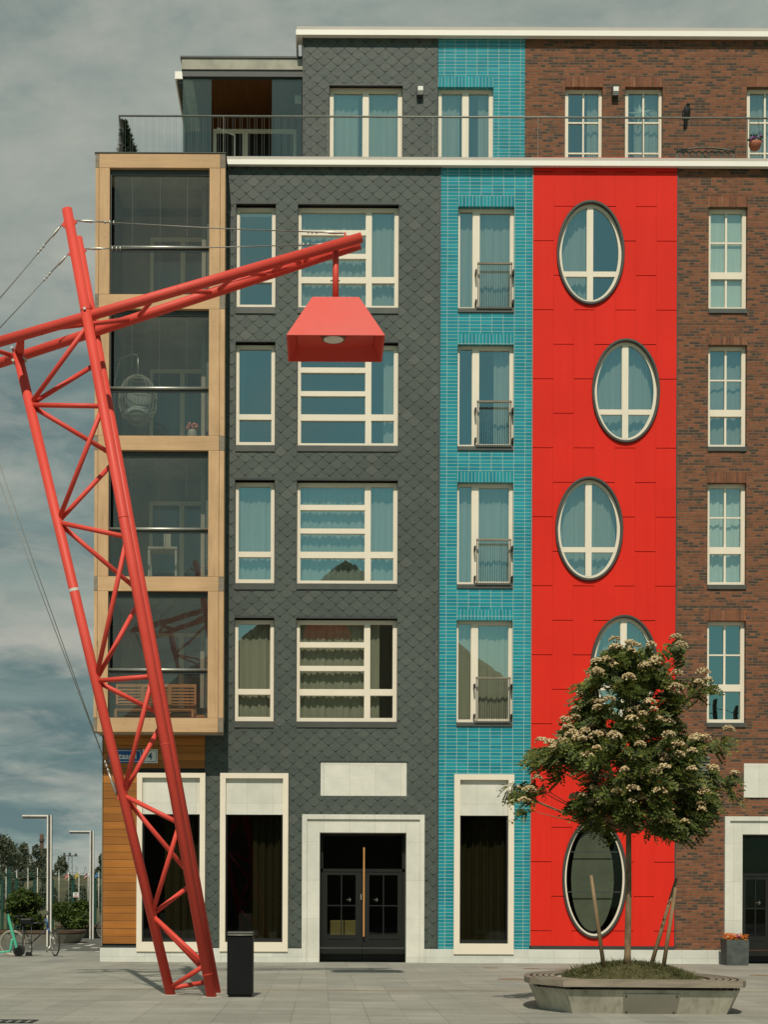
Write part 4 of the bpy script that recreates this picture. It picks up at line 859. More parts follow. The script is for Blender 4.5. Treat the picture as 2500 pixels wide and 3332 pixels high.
m = MB(); m.box(pr[0], pr[1], YP, YP + 0.25, pr[2], pr[3]); m.box(pr[0], pr[0] + 0.25, YP + 0.251, YP + 4, pr[2], pr[3]); m.build('roof_beam', M['concrete'], bld, bevel=0.006)
m = MB(); m.box(pr[0] - 0.03, pr[1], YP - 0.03, YP + 4.1, pr[3] + 0.001, pr[3] + 0.045); m.box(pr[0] + 0.02, pr[1], YP + 0.03, YP + 0.2, pr[2] - 0.16, pr[2] - 0.001)
m.build('roof_trim', M['dark'], bld)
MB().box(pr[0] + 0.26, pr[1], YP + 0.26, YP + 4, pr[2] - 0.02, pr[2] + 0.03).build('wooden_ceiling', M['darkwood'], bld)
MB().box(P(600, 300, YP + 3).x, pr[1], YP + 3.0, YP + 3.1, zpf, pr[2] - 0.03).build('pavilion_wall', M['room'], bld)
yi = YP + 1.75; ir = rect(694, 420, 965, 560, yi); xm = P(798, 450, yi).x
m = MB(); pnl = [(ir[0] + 0.08, xm - 0.07, ir[2], ir[3] - 0.09), (xm + 0.07, ir[1] - 0.09, ir[2] , ir[3] - 0.09)]; m.holed(ir[0], ir[1], ir[2], ir[3], yi, pnl, 0.06); m.bar((pnl[0][0] + 0.05, yi - 0.3, ir[3] - 0.14), (xm - 0.25, yi - 0.5, ir[3] - 0.42), 0.03, 0.04); m.bar((xm - 0.25, yi - 0.5, ir[3] - 0.42), (xm - 0.25, yi - 0.5, ir[2]), 0.04, 0.03)
m.build('pavilion_door_frame', M['frame'], bld)
m = MB(); m.poly([(xm + 0.07, yi + 0.05, ir[2]), (ir[1] - 0.09, yi + 0.05, ir[2]), (ir[1] - 0.09, yi + 0.05, P(850, 503, yi).z), (xm + 0.07, yi + 0.05, P(850, 503, yi).z)]); m.build('blue_screen', M['blue'], bld)
pzr = pr[2] - 0.161; m = MB(); xa, xb, xc = P(688, 300, YP + 0.1).x, P(885, 300, YP + 0.1).x, pr[1]
MB().poly([(xb, YP + 0.1, zpf), (xc - 0.02, YP + 0.1, zpf), (xc - 0.02, YP + 0.1, pzr), (xb, YP + 0.1, pzr)]).build('pavilion_glass', M['railglass'], bld)
m.poly([(pr[0] + 0.03, YP + 0.1, zpf), (xa, YP + 0.1, zpf), (xa, YP + 0.1, pzr), (pr[0] + 0.03, YP + 0.1, pzr)])
m.poly([(pr[0] + 0.03, YP + 0.1, zpf), (pr[0] + 0.03, YP + 0.1, pzr), (pr[0] + 0.03, YP + 2.6, pzr), (pr[0] + 0.03, YP + 2.6, zpf)])
m.build('pavilion_glass', M['railglass'], bld)
lr = rect(945, 455, 965, 500, YP + 0.6); l_ = P(970, 322, YP + 0.6); MB().box(l_.x - 0.08, l_.x + 0.08, YP + 0.55, YP + 0.7, l_.z - 0.07, l_.z + 0.07).build('pavilion_lamp', M['lampwhite'], bld)
# white roof edge further back
a_ = P(569, 245, 38.6); m = MB(); m.box(a_.x, pr[1], 38.6, 47, P(570, 256, 38.6).z, P(570, 232, 38.6).z); m.build('roof_edge', M['fascia'], bld)
m = MB(); m.box(a_.x + 0.05, pr[1], 38.66, 47, P(570, 256, 38.6).z - 0.08, P(570, 256, 38.6).z - 0.001); m.build('roof_soffit', M['dark'], bld)
def wall_lamp(px, py, label):
    c = P(px, py, YU); o = thing('wall_lamp', (c.x, YU, c.z - 0.17), label, 'wall lamp', 'wall lamps on the top storey')
    MB().box(c.x - 0.07, c.x + 0.07, YU - 0.02, YU - 0.001, c.z - 0.14, c.z + 0.12).box(c.x - 0.085, c.x - 0.068, YU - 0.15, YU - 0.021, c.z - 0.12, c.z + 0.125).box(c.x - 0.067, c.x + 0.075, YU - 0.15, YU - 0.021, c.z + 0.11, c.z + 0.125).build('housing', M['dark'], o)
    MB().box(c.x - 0.062, c.x + 0.072, YU - 0.145, YU - 0.022, c.z - 0.01, c.z + 0.105).build('lamp_shade', M['lampwhite'], o, bevel=0.006)
    MB().box(c.x - 0.062, c.x + 0.072, YU - 0.14, YU - 0.022, c.z - 0.11, c.z - 0.015).build('lens', M['sill'], o)
wall_lamp(1367, 303, 'small wall lamp on the top storey slates between two French windows')
wall_lamp(2002, 305, 'small wall lamp on the top storey brick between two windows')
b0, b1, bz0, bz1 = rect(2203, 481, 2392, 520, 36.6); bo = thing('iron_bench', ((b0 + b1) / 2, 36.6, zfl), 'grey ornate iron bench back behind the terrace railing', 'bench')
m = MB(); zt_ = bz1
m.tube([(b0 + (b1 - b0) * k / 12, 36.6, zt_ - 0.09 * (2 * k / 12 - 1) ** 2) for k in range(13)], 0.022, 6)
for k in range(9):
    cx = b0 + (b1 - b0) * (k + 0.5) / 9
    for s_ in (-1, 1): m.tube([(cx + s_ * 0.13 * math.cos(a), 36.6, zt_ - 0.38 + 0.30 * math.sin(a)) for a in [math.pi * q / 14 for q in range(1, 8)]], 0.012, 5)
    m.tube([(cx + 0.05 * math.cos(q * math.pi / 5), 36.6, zt_ - 0.15 + 0.05 * math.sin(q * math.pi / 5)) for q in range(10)], 0.010, 5, closed=True)
m.tube([(b0, 36.6, zt_ - 0.42), (b1, 36.6, zt_ - 0.42)], 0.018, 6); m.build('backrest', M['ironwork'], bo)
m = MB()
for i in range(4): m.box(b0, b1, 36.12 + i * 0.11 + 0.06, 36.2 + i * 0.11 + 0.06, zt_ - 0.50, zt_ - 0.47)
m.build('seat', M['ironwork'], bo)
for x in (b0 + 0.02, b1 - 0.02): MB().tube([(x, 36.62, zfl), (x, 36.62, zt_ - 0.42), (x, 36.6, zt_ - 0.08)], 0.022, 6).tube([(x, 36.2, zfl), (x, 36.2, zt_ - 0.48)], 0.02, 6).build('leg', M['ironwork'], bo)
# crow on the handrail
c = P(2236, 365, YR); cr = thing('bird', (c.x, YR, zh + 0.024), 'black crow perched on the terrace handrail with its tail hanging down', 'bird')
m = MB(); z0 = zh + 0.02
m.tube([(c.x - 0.01, YR + 0.10, z0 - 0.14), (c.x, YR + 0.07, z0 - 0.02), (c.x, YR + 0.02, z0 + 0.10), (c.x + 0.005, YR - 0.02, z0 + 0.19), (c.x + 0.012, YR - 0.03, z0 + 0.25), (c.x + 0.02, YR - 0.03, z0 + 0.31)], [0.030, 0.06, 0.090, 0.085, 0.055, 0.03], 12)
m.blob((c.x + 0.02, YR - 0.04, z0 + 0.27), 0.052, 0.062, 0.05, 10, 7); m.tube([(c.x + 0.01, YR - 0.09, z0 + 0.27), (c.x - 0.02, YR - 0.17, z0 + 0.255)], [0.022, 0.004], 6)
m.add([(c.x - 0.045, YR + 0.06, z0 - 0.02), (c.x + 0.045, YR + 0.06, z0 - 0.02), (c.x + 0.05, YR + 0.14, z0 - 0.22), (c.x - 0.05, YR + 0.14, z0 - 0.22), (c.x, YR + 0.11, z0 - 0.02), (c.x, YR + 0.17, z0 - 0.22)], [(0, 1, 2, 3), (0, 3, 5, 4), (4, 5, 2, 1)])
for s_ in (-1, 1):
    m.blob((c.x + s_ * 0.075, YR + 0.035, z0 + 0.08), 0.03, 0.06, 0.13, 8, 6); m.tube([(c.x + s_ * 0.03, YR, z0 + 0.05), (c.x + s_ * 0.03, YR - 0.005, z0)], 0.010, 5)
m.build('body', M['crow'], cr)
c = P(2459, 474, YR - 0.12); hp = thing('hanging_pot', (c.x, c.y, c.z - 0.12), 'terracotta flower pot hung on the terrace railing', 'flower pot')
MB().lathe((c.x, c.y, c.z - 0.10), [(0.05, -0.02), (0.11, 0.02), (0.145, 0.10), (0.155, 0.17), (0.14, 0.17)], 16).build('pot', M['terracotta'], hp)
MB().tube([(c.x - 0.14, c.y, c.z + 0.05), (c.x - 0.1, YR, zh), (c.x + 0.1, YR, zh), (c.x + 0.14, c.y, c.z + 0.05)], 0.007, 5).build('hanger', M['dark'], hp)
fl = thing('flowers', (c.x, c.y, c.z + 0.07), 'pink and purple flowers growing in the terracotta pot on the terrace railing', 'flowers'); rnd = random.Random(8); m = MB(); m2 = MB()
for k in range(40):
    p = (c.x + rnd.uniform(-0.15, 0.15), c.y + rnd.uniform(-0.12, 0.1), c.z + 0.08 + rnd.uniform(0, 0.14))
    (m if k % 3 else m2).blob(p, 0.028, 0.028, 0.025, 6, 4)
m.build('foliage', M['bushleaf'], fl); m2.build('bloom', M['purple'], fl)
# ------------------------------------------------------------------ vegetation helpers
def leaf_cloud(m, centre, rad, n, size, rnd, shell=0.55, flat=1.0):
    for _ in range(n):
        while True:
            d = Vector((rnd.uniform(-1, 1), rnd.uniform(-1, 1), rnd.uniform(-1, 1)))
            if 0.02 < d.length <= 1: break
        d = d.normalized() * (shell + (1 - shell) * rnd.random()) if rnd.random() < 0.75 else d
        p = Vector(centre) + Vector((d.x * rad[0], d.y * rad[1], d.z * rad[2])); s_ = size * rnd.uniform(0.6, 1.3)
        n_ = Vector((rnd.uniform(-1, 1), rnd.uniform(-1, 1), rnd.uniform(-0.2, 1.2) * flat)).normalized(); a = n_.orthogonal().normalized(); a.rotate(Matrix.Rotation(rnd.uniform(0, 6.3), 3, n_)); b = n_.cross(a)
        m.add([p - a * s_, p + b * s_ * 0.45 + n_ * s_ * 0.12, p + a * s_, p - b * s_ * 0.45 + n_ * s_ * 0.12], [(0, 1, 2, 3)])
def bush_tree(name, base, h, w_, label, cat, group, mat, rnd, n, size, trunk_h, clumps=9, wy=None):
    o = thing(name, base, label, cat, group); b = Vector(base); m = MB(); wy = wy or w_
    for k in range(clumps):
        an = rnd.uniform(0, 6.28); t_ = rnd.random(); zz = trunk_h + (h - trunk_h) * (0.15 + 0.8 * t_); rr = (1 - 0.55 * t_) * rnd.uniform(0.2, 0.75)
        c = b + Vector((math.cos(an) * rr * w_ / 2, math.sin(an) * rr * wy / 2, zz)); q = rnd.uniform(0.22, 0.36) * (1 - 0.35 * t_)
        leaf_cloud(m, c, (w_ * q, wy * q, (h - trunk_h) * q * 0.75), n // clumps, size, rnd)
    cr_ = m.build('crown', mat, o)
    m = MB(); m.tube([b, b + Vector((0.02 * w_, 0, h * 0.4)), b + Vector((-0.02 * w_, 0, h * 0.8))], [w_ * 0.035, w_ * 0.025, w_ * 0.006], 7)
    for k in range(5):
        an = k * 1.3; m.tube([b + Vector((0, 0, trunk_h * 0.6 + h * 0.05 * k)), b + Vector((math.cos(an) * w_ * 0.3, math.sin(an) * wy * 0.3, trunk_h + (h - trunk_h) * (0.3 + 0.1 * k)))], [w_ * 0.018, w_ * 0.005], 5)
    m.build('trunk', M['darkbark'], o); return o
rnd = random.Random(21)
# conifer on the terrace corner
cxx_, cyy_ = -4.76, 37.0; bt = thing('potted_conifer', (cxx_, cyy_, zfl), 'dark green shrub on the roof terrace behind the railing corner', 'shrub')
m = MB()
for k in range(1500):
    t_ = rnd.random() ** 0.8; z = zfl + 0.1 + t_ * 1.45; rr = 0.40 * (1 - t_) * rnd.uniform(0.4, 1); an = rnd.uniform(0, 6.28)
    p = Vector((cxx_ - 0.2 * t_ + rr * math.cos(an), cyy_ + rr * math.sin(an), z)); d = Vector((math.cos(an), math.sin(an), 0.5)).normalized(); s_ = Vector((-d.y, d.x, 0)) * 0.03
    m.add([p - s_, p + s_, p + d * 0.12], [(0, 1, 2)])
m.build('foliage', M['conifer'], bt); MB().tube([(cxx_, cyy_, zfl), (cxx_ - 0.2, cyy_, zfl + 1.4)], [0.04, 0.01], 6).build('trunk', M['darkbark'], bt)
# ------------------------------------------------------------------ red crane lamp
YN, YFR, YM = 22.95, 23.95, 23.45
A0 = P(688.5, 3245, YN); A0.z = 0; A1 = P(217, 680.5, YN); B0 = Vector((A0.x, YFR, 0)); B1 = Vector((A1.x, YFR, A1.z))
L0 = P(555, 3241, YM); L0.z = 0; L1 = P(55, 1147, YM)
crn = thing('crane_lamp', (A0.x - 0.3, YM, 0), 'tall red tubular steel crane with a big square lamp shade hanging from its jib', 'crane')
def near(z): return A0.lerp(A1, z / A1.z)
def far(z): return B0.lerp(B1, z / B1.z)
def leg(z): return L0.lerp(L1, z / L1.z)
RT = 0.079
def tubes(name, pts, r, parent=crn, n=20): return MB().tube(pts, r, n).build(name, M['crane'], parent)
ext = lambda p, q: p - (q - p).normalized() * 0.12
mast_n = tubes('mast', [A0 - (A1 - A0).normalized() * 0.1, A1], RT); mast_f = tubes('mast', [B0 - (B1 - B0).normalized() * 0.1, B1], RT); tubes('leg', [L0 - (L1 - L0).normalized() * 0.1, L1], RT)
m = MB()
for p in (A0, B0, L0): m.lathe((p.x, p.y, 0.0), [(0.16, -0.01), (0.16, 0.008)], 24)
m.build('base_plate', M['concrete'], crn)
nn = [10.37, 9.12, 7.10, 4.95, 2.68, 0.50]; fn = [10.17, 8.62, 6.42, 4.45, 1.80, 0.20]; lg = [9.30, 7.45, 4.95, 3.15, 1.26, 0.10]
for i in range(6):
    for z in ([nn[i]] + ([nn[i + 1]] if i < 5 else [])): MB().tube([leg(lg[i]), near(z)], 0.038, 12).build('brace', M['crane'], crn)
    for z in ([fn[i]] + ([fn[i + 1]] if i < 5 else [])): MB().tube([leg(lg[i]), far(z)], 0.038, 12).build('brace', M['crane'], crn)
JN0, JN1 = P(-170, 1160, 22.86), P(1176, 773, 23.335); JF0, JF1 = P(-160, 1233, 24.05), P(1172, 795, 23.57)
jib_n = tubes('jib_tube', [JN0, JN1], RT); jib_f = tubes('jib_tube', [JF0, JF1], RT)
def jn(px): t_ = (px + 170) / 1346; return JN0.lerp(JN1, t_)
def jf(px): t_ = (px + 160) / 1332; return JF0.lerp(JF1, t_)
zz = [(130, 440), (495, 455), (575, 700), (765, 712), (772, 878), (931, 888), (940, 985), (1010, 992)]
for a, b in zz: MB().tube([jn(a), jf(b)], 0.036, 12).build('brace', M['crane'], crn)
for a, b in ((-60, -40), (-60, 60)): MB().tube([jn(a), jf(b)], 0.036, 12).build('brace', M['crane'], crn)
MB().tube([jn(62), L1 + Vector((0.05, 0, 0.0)), jf(25)], 0.06, 14).build('brace', M['crane'], crn)
MB().bar(L1, jn(68), 0.10, 0.05).build('brace', M['crane'], crn)
MB().tube([near(10.75) , far(10.75)], 0.04, 12).build('brace', M['crane'], crn); MB().tube([near(11.0) + Vector((0, 0, -0.1)), jn(300)], 0.03, 8).build('brace', M['crane'], crn)
m = MB()
def bolt(p, d=0.13): m.tube([p + Vector((0, -d, 0)), p + Vector((0, d, 0))], 0.022, 8)
pj = P(277, 1011, YN); bolt(pj, 0.10)
for dx, dz in ((-0.07, 0.10), (-0.05, -0.1), (0.12, -0.06)): bolt(L1 + Vector((dx, 0, dz - 0.05)), 0.09)
pc = P(1091, 913.5, YM); m.tube([pc + Vector((-0.075, 0, 0)), pc + Vector((0.075, 0, 0))], 0.014, 8)
m.build('bolt', M['steel'], crn)
sp_ = P(242, 1927, YM - RT); d_ = (L1 - L0).normalized()
m = MB(); q_ = leg(6.38); m.tube([q_ + d_ * -0.022, q_ + d_ * 0.022], RT + 0.0015, 20, False); m.build('paint_chip', M['blind'], crn)
for z_ in (0.35, 3.9, 7.4, 10.6):
    MB().tube([near(z_) - (A1 - A0).normalized() * 0.006, near(z_) + (A1 - A0).normalized() * 0.006], RT + 0.003, 20).build('weld_seam', M['crane'], crn)
for t_ in (0.22, 0.55, 0.8):
    MB().tube([JN0.lerp(JN1, t_), JN0.lerp(JN1, t_ + 0.002)], RT + 0.003, 20).build('weld_seam', M['crane'], crn)
# lamp shade
sx0, sx1, zb = -0.545, 0.975, 10.205; cx = (sx0 + sx1) / 2; y0, y1 = 22.88, 24.02; zt_ = P(1091, 966, 23.2).z
tw = 0.365; ty0, ty1 = 23.2, 23.7
bot = [Vector((sx0, y0, zb)), Vector((sx1, y0, zb)), Vector((sx1, y1, zb)), Vector((sx0, y1, zb))]; top = [Vector((cx - tw, ty0, zt_)), Vector((cx + tw, ty0, zt_)), Vector((cx + tw, ty1, zt_)), Vector((cx - tw, ty1, zt_))]
m = MB(); m.prism(bot, top, cap0=False, cap1=True)
ib = [Vector((cx + (p.x - cx) * 0.965, YM + (p.y - YM) * 0.955, zb)) for p in bot]; it = [Vector((cx + (p.x - cx) * 0.93, YM + (p.y - YM) * 0.92, zt_ - 0.04)) for p in top]
m.prism(list(reversed(ib)), list(reversed(it)), cap0=False, cap1=True)
for k in range(4): m.poly([bot[k], ib[k], ib[(k + 1) % 4], bot[(k + 1) % 4]])
shd = m.build('lamp_shade', M['crane'], crn)
m = MB(); zp = zb + 0.20
sl = lambda p, f_: Vector((cx + (p.x - cx) * f_, YM + (p.y - YM) * f_, 0))
iu = [Vector((q.x, q.y, zp)) for q in (sl(p, 0.80) for p in bot)]; m.poly(list(reversed(iu))); m.build('inner_plate', M['crane'], shd)
m = MB(); m.lathe((cx - 0.03, 23.45, zp - 0.055), [(0.18, 0), (0.20, 0.054)], 28); m.build('lamp_housing', M['rust'], shd)
m = MB(); m.lathe((cx - 0.03, 23.45, zp - 0.062), [(0.15, 0), (0.16, 0.006)], 28); m.build('lamp_lens', M['lampwhite'], shd)
tp = jn(1090).lerp(jf(1090), 0.5); tubes('hanger_post', [Vector((cx, YM, zt_ - 0.02)), Vector((cx, YM, tp.z + 0.03))], 0.049)
# stay cables with turnbuckles
def cable(p, q, r=0.0085, ends=True):
    p, q = Vector(p), Vector(q); d = (q - p).normalized(); MB().tube([p, p.lerp(q, 0.5) + Vector((0, 0, -0.004 * (q - p).length)), q], r, 6).build('cable', M['cable'], crn)
    for e, s_ in ((p, 1), (q, -1)):
        m = MB(); f_ = lambda a: e + d * s_ * a
        m.tube([f_(0.05), f_(0.10), f_(0.16), f_(0.24), f_(0.28), f_(0.42)], [0.012, 0.016, 0.022, 0.022, 0.014, 0.010], 8)
        for a in (0.45, 0.52, 0.58): m.tube([f_(a) + Vector((0, 0, -0.028)), f_(a) + Vector((0, 0, 0.028))], 0.012, 6)
        m.build('turnbuckle', M['steel'], crn)
def lug(p, q): MB().bar(p, q, 0.03, 0.07).build('lug', M['crane'], crn)
n_up, n_fr = P(203, 728, YN), P(246, 718, YN); f_up, f_fr = P(224, 823, YFR), P(275, 810, YFR)
lug(near(11.85), n_up); lug(near(11.9), n_fr); lug(far(11.8), f_up); lug(far(11.88), f_fr)
jt = jn(1122) + Vector((0, 0, 0.14)); jtf = jf(1095) + Vector((0, 0, 0.13)); lug(jn(1122), jt); lug(jf(1095), jtf)
cable(n_fr, jt); cable(f_fr, jtf)
bn_, bf_ = jn(-140) + Vector((0, 0, 0.1)), jf(-130) + Vector((0, 0, 0.1)); cable(n_up, bn_); cable(f_up, bf_)
ga = P(381, 2594, YM); lug(leg(3.12), ga)
cable(ga, jn(-125) - Vector((0, 0, 0.08)), 0.007); cable(ga + Vector((0.01, 0.05, 0)), jf(-125) - Vector((0, 0, 0.08)), 0.007)
# ------------------------------------------------------------------ litter bin, flower box
b0 = P(738, 3240, YN).x; b1 = P(822, 3240, YN).x; bz = 1.01
bn = thing('litter_bin', ((b0 + b1) / 2, 23.15, 0), 'black metal litter bin standing on the paving beside the crane foot', 'bin')
MB().box(b0, b1, 22.95, 23.35, 0.035, bz - 0.06).build('body', M['black'], bn, bevel=0.015)
MB().box(b0 - 0.003, b1 + 0.003, 22.94, 23.36, bz - 0.055, bz).build('lid', M['dark'], bn, bevel=0.012)
m = MB(); m.tube([(b0 + 0.01, 22.935, bz - 0.05), (b1 - 0.005, 22.935, bz - 0.05)], 0.009, 8); m.build('trim', M['plaque'], bn)
MB().box(b0 + 0.02, b1 - 0.02, 22.97, 23.33, -0.01, 0.034).build('foot', M['black'], bn)
fy = 35.15; f0, f1 = P(2366, 3100, fy).x, P(2440, 3100, fy).x; fz = P(2400, 3058, fy).z
pt = thing('planter_box', ((f0 + f1) / 2, fy + 0.27, 0), 'square slate-grey planter box standing by the brick section doorway', 'planter')
m = MB(); y0, y1 = fy, fy + 0.55; t_ = 0.03
ou = [Vector((f0 + 0.012, y0 + 0.012, 0)), Vector((f1 - 0.012, y0 + 0.012, 0)), Vector((f1 - 0.012, y1 - 0.012, 0)), Vector((f0 + 0.012, y1 - 0.012, 0))]; ot = [Vector((f0, y0, fz)), Vector((f1, y0, fz)), Vector((f1, y1, fz)), Vector((f0, y1, fz))]
m.prism(ou, ot, True, False); cxx = Vector(((f0 + f1) / 2, (y0 + y1) / 2, 0)); inn = [p + (cxx - p) * 0.12 for p in ot]
for p in inn: p.z = fz
lo = [p.copy() for p in inn]
for p in lo: p.z = fz - 0.06
for k in range(4): m.poly([ot[k], ot[(k + 1) % 4], inn[(k + 1) % 4], inn[k]]); m.poly([inn[k], inn[(k + 1) % 4], lo[(k + 1) % 4], lo[k]])
m.build('box', M['pot'], pt, bevel=0.006)
MB().poly(lo).build('soil', M['soil'], pt)
fl = thing('flowers', ((f0 + f1) / 2, fy + 0.27, fz - 0.05), 'orange and purple flowers growing in the grey planter box', 'flowers'); rnd = random.Random(17); mo, mp_, ml = MB(), MB(), MB()
for k in range(120):
    p = Vector((rnd.uniform(f0 + 0.03, f1 - 0.03), rnd.uniform(fy + 0.02, fy + 0.5), fz + rnd.uniform(-0.01, 0.13)))
    mm = mp_ if abs(p.x - (f0 + f1) / 2 - 0.03) < 0.07 and k % 2 else mo
    for q in range(5):
        an = q * 1.2566 + rnd.random(); d = Vector((math.cos(an), math.sin(an) * 0.6 - 0.3, 0.5)).normalized(); s_ = d.orthogonal().normalized() * 0.014
        mm.add([p, p + d * 0.028 + s_, p + d * 0.042, p + d * 0.028 - s_], [(0, 1, 2, 3)])
leaf_cloud(ml, ((f0 + f1) / 2, fy + 0.27, fz), (0.25, 0.25, 0.07), 260, 0.035, rnd)
ml.build('foliage', M['bushleaf'], fl); mo.build('bloom', M['orange'], fl); mp_.build('bloom', M['purple'], fl)
# ------------------------------------------------------------------ tree planter, rowan, stakes
outline = [(3.25, 19.76), (5.60, 19.62), (5.79, 20.15), (5.82, 20.9), (5.66, 21.8), (5.15, 22.5), (4.45, 22.8), (3.75, 22.68), (3.26, 22.25), (3.0, 21.6), (2.90, 20.95), (2.91, 20.50)]
PC = Vector((4.42, 21.2, 0))
def ring(f_, z, fy_=None): return [Vector((PC.x + (x - PC.x) * f_, PC.y + (y - PC.y) * (fy_ or f_), z)) for x, y in outline]
def smooth_ring(r, keep=(0, 1)):
    out = []
    n = len(r)
    for i in range(n):
        a, b, c, d = r[i - 1], r[i], r[(i + 1) % n], r[(i + 2) % n]; out.append(b)
        if i == 0 or i == n - 1: continue
        for t_ in (0.33, 0.67):
            if i == 1: a = b - (c - b) * 0.3
            if i == n - 2: d = c + (c - b) * 0.3
            out.append(0.5 * ((2 * b) + (c - a) * t_ + (2 * a - 5 * b + 4 * c - d) * t_ * t_ + (3 * b - a - 3 * c + d) * t_ ** 3))
    return out
pl = thing('tree_planter', (PC.x, PC.y, 0), 'large faceted concrete planter with a slatted wooden bench rim around the flowering tree', 'planter')
R0 = smooth_ring(ring(0.86, -0.02)); R1 = smooth_ring(ring(0.955, 0.325)); R1i = smooth_ring(ring(0.70, 0.325)); R2i = smooth_ring(ring(0.70, 0.42)); R3i = smooth_ring(ring(0.64, 0.42)); R4i = smooth_ring(ring(0.64, 0.30))
m = MB(); m.prism(R0, R1, True, False)
n = len(R1)
for a, b in ((R1, R1i), (R1i, R2i), (R2i, R3i), (R3i, R4i)): m.add(a + b, [(k, (k + 1) % n, n + (k + 1) % n, n + k) for k in range(n)])
m.build('basin', M['cplanter'], pl)
bands = [(1.0, 0.945), (0.925, 0.885), (0.868, 0.828), (0.811, 0.771), (0.756, 0.712)]
for i, (fo, fi) in enumerate(bands):
    m = MB(); z0, z1 = 0.375, 0.45
    if i == 0: z0 = 0.365
    a, b, c, d = smooth_ring(ring(fo, z0)), smooth_ring(ring(fo, z1)), smooth_ring(ring(fi, z1)), smooth_ring(ring(fi, z0))
    for q, s_ in ((a, b), (b, c), (c, d), (d, a)): m.add(q + s_, [(k, (k + 1) % n, n + (k + 1) % n, n + k) for k in range(n)])
    m.build('bench_slat', M['oldwood'], pl)
m = MB()
for k in range(0, n, 2):
    p, q = Vector(smooth_ring(ring(0.935, 0.35))[k]), Vector(smooth_ring(ring(0.73, 0.35))[k]); m.bar(p, q, 0.05, 0.045)
m.build('bearer', M['dark'], pl)
# steel plaque on the front face
fa, fb = Vector(R0[0]), Vector(R0[1]); ta, tb_ = Vector(R1[0]), Vector(R1[1])
def face(u_, v_): return fa.lerp(fb, u_).lerp(ta.lerp(tb_, u_), v_)
nrm = (fb - fa).cross(ta - fa).normalized(); nrm = nrm if nrm.y < 0 else -nrm
q = [face(0.335, 0.06), face(0.672, 0.06), face(0.672, 0.86), face(0.335, 0.86)]; m = MB(); m.prism([p + nrm * 0.001 for p in q], [p + nrm * 0.014 for p in q]); pq_ = m.build('steel_plate', M['plaque'], pl)
m = MB()
for u_, v_ in ((0.35, 0.14), (0.655, 0.14), (0.35, 0.79), (0.655, 0.79)): m.tube([face(u_, v_) + nrm * 0.013, face(u_, v_) + nrm * 0.022], 0.013, 8)
m.build('screw', M['dark'], pq_)
# soil mound and grass
def mound(x, y):
    r2 = ((x - PC.x) / 0.98) ** 2 + ((y - PC.y) / 1.02) ** 2
    return 0.40 + 0.22 * max(0, 1 - r2)
m = MB(); rr = smooth_ring(ring(0.66, 0.36)); rings = []
for f_ in (1.0, 0.75, 0.5, 0.25): rings.append([Vector((PC.x + (p.x - PC.x) * f_, PC.y + (p.y - PC.y) * f_, 0)) for p in rr])
vs = [Vector((p.x, p.y, mound(p.x, p.y))) for r_ in rings for p in r_] + [Vector((PC.x, PC.y, mound(PC.x, PC.y)))]
fs = [(i * n + k, i * n + (k + 1) % n, (i + 1) * n + (k + 1) % n, (i + 1) * n + k) for i in range(3) for k in range(n)] + [(3 * n + k, 3 * n + (k + 1) % n, 4 * n) for k in range(n)]
m.add(vs, fs, True); tag(m.build('soil', M['soil']), 'low mound of dry soil in the concrete tree planter', 'soil', None, 'stuff')
rnd = random.Random(4); m = MB()
for k in range(9000):
    an = rnd.uniform(0, 6.283); r_ = math.sqrt(rnd.random()); q = rr[int(an / 6.283 * n) % n]; t_ = rnd.random()
    q2 = rr[(int(an / 6.283 * n) + 1) % n]; e = q.lerp(q2, t_); x, y = PC.x + (e.x - PC.x) * r_ * 0.97, PC.y + (e.y - PC.y) * r_ * 0.97
    z = mound(x, y) - 0.01; h_ = rnd.uniform(0.03, 0.085) * (1.7 if rnd.random() < 0.06 else 1); a = rnd.uniform(0, 6.28); d = Vector((math.cos(a), math.sin(a), 0)); le = Vector((rnd.uniform(-0.6, 0.6), rnd.uniform(-0.6, 0.6), 1)).normalized()
    b = Vector((x, y, z)); m.add([b - d * 0.006, b + d * 0.006, b + le * h_ * 0.6 + d * 0.004, b + le * h_ + Vector((le.x, le.y, 0)) * 0.03], [(0, 1, 2, 3)])
tag(m.build('grass', M['grass']), 'short dry grass on the mound around the flowering tree', 'grass', None, 'stuff')
tb0 = P(2043, 3150, 21.15); tb0.z = mound(tb0.x, 21.15) - 0.03
tree = thing('rowan_tree', tb0, 'young rowan tree in cream blossom growing in the concrete planter', 'tree')
tt = P(2047, 2700, 21.2); tc = P(2060, 2500, 21.2); ttop = P(2066, 2180, 21.25)
m = MB(); m.tube([tb0, tb0.lerp(tt, 0.08), tb0.lerp(tt, 0.5) + Vector((0.01, 0, 0)), tt, tc, tc.lerp(ttop, 0.5), ttop], [0.062, 0.047, 0.042, 0.038, 0.028, 0.018, 0.006], 14)
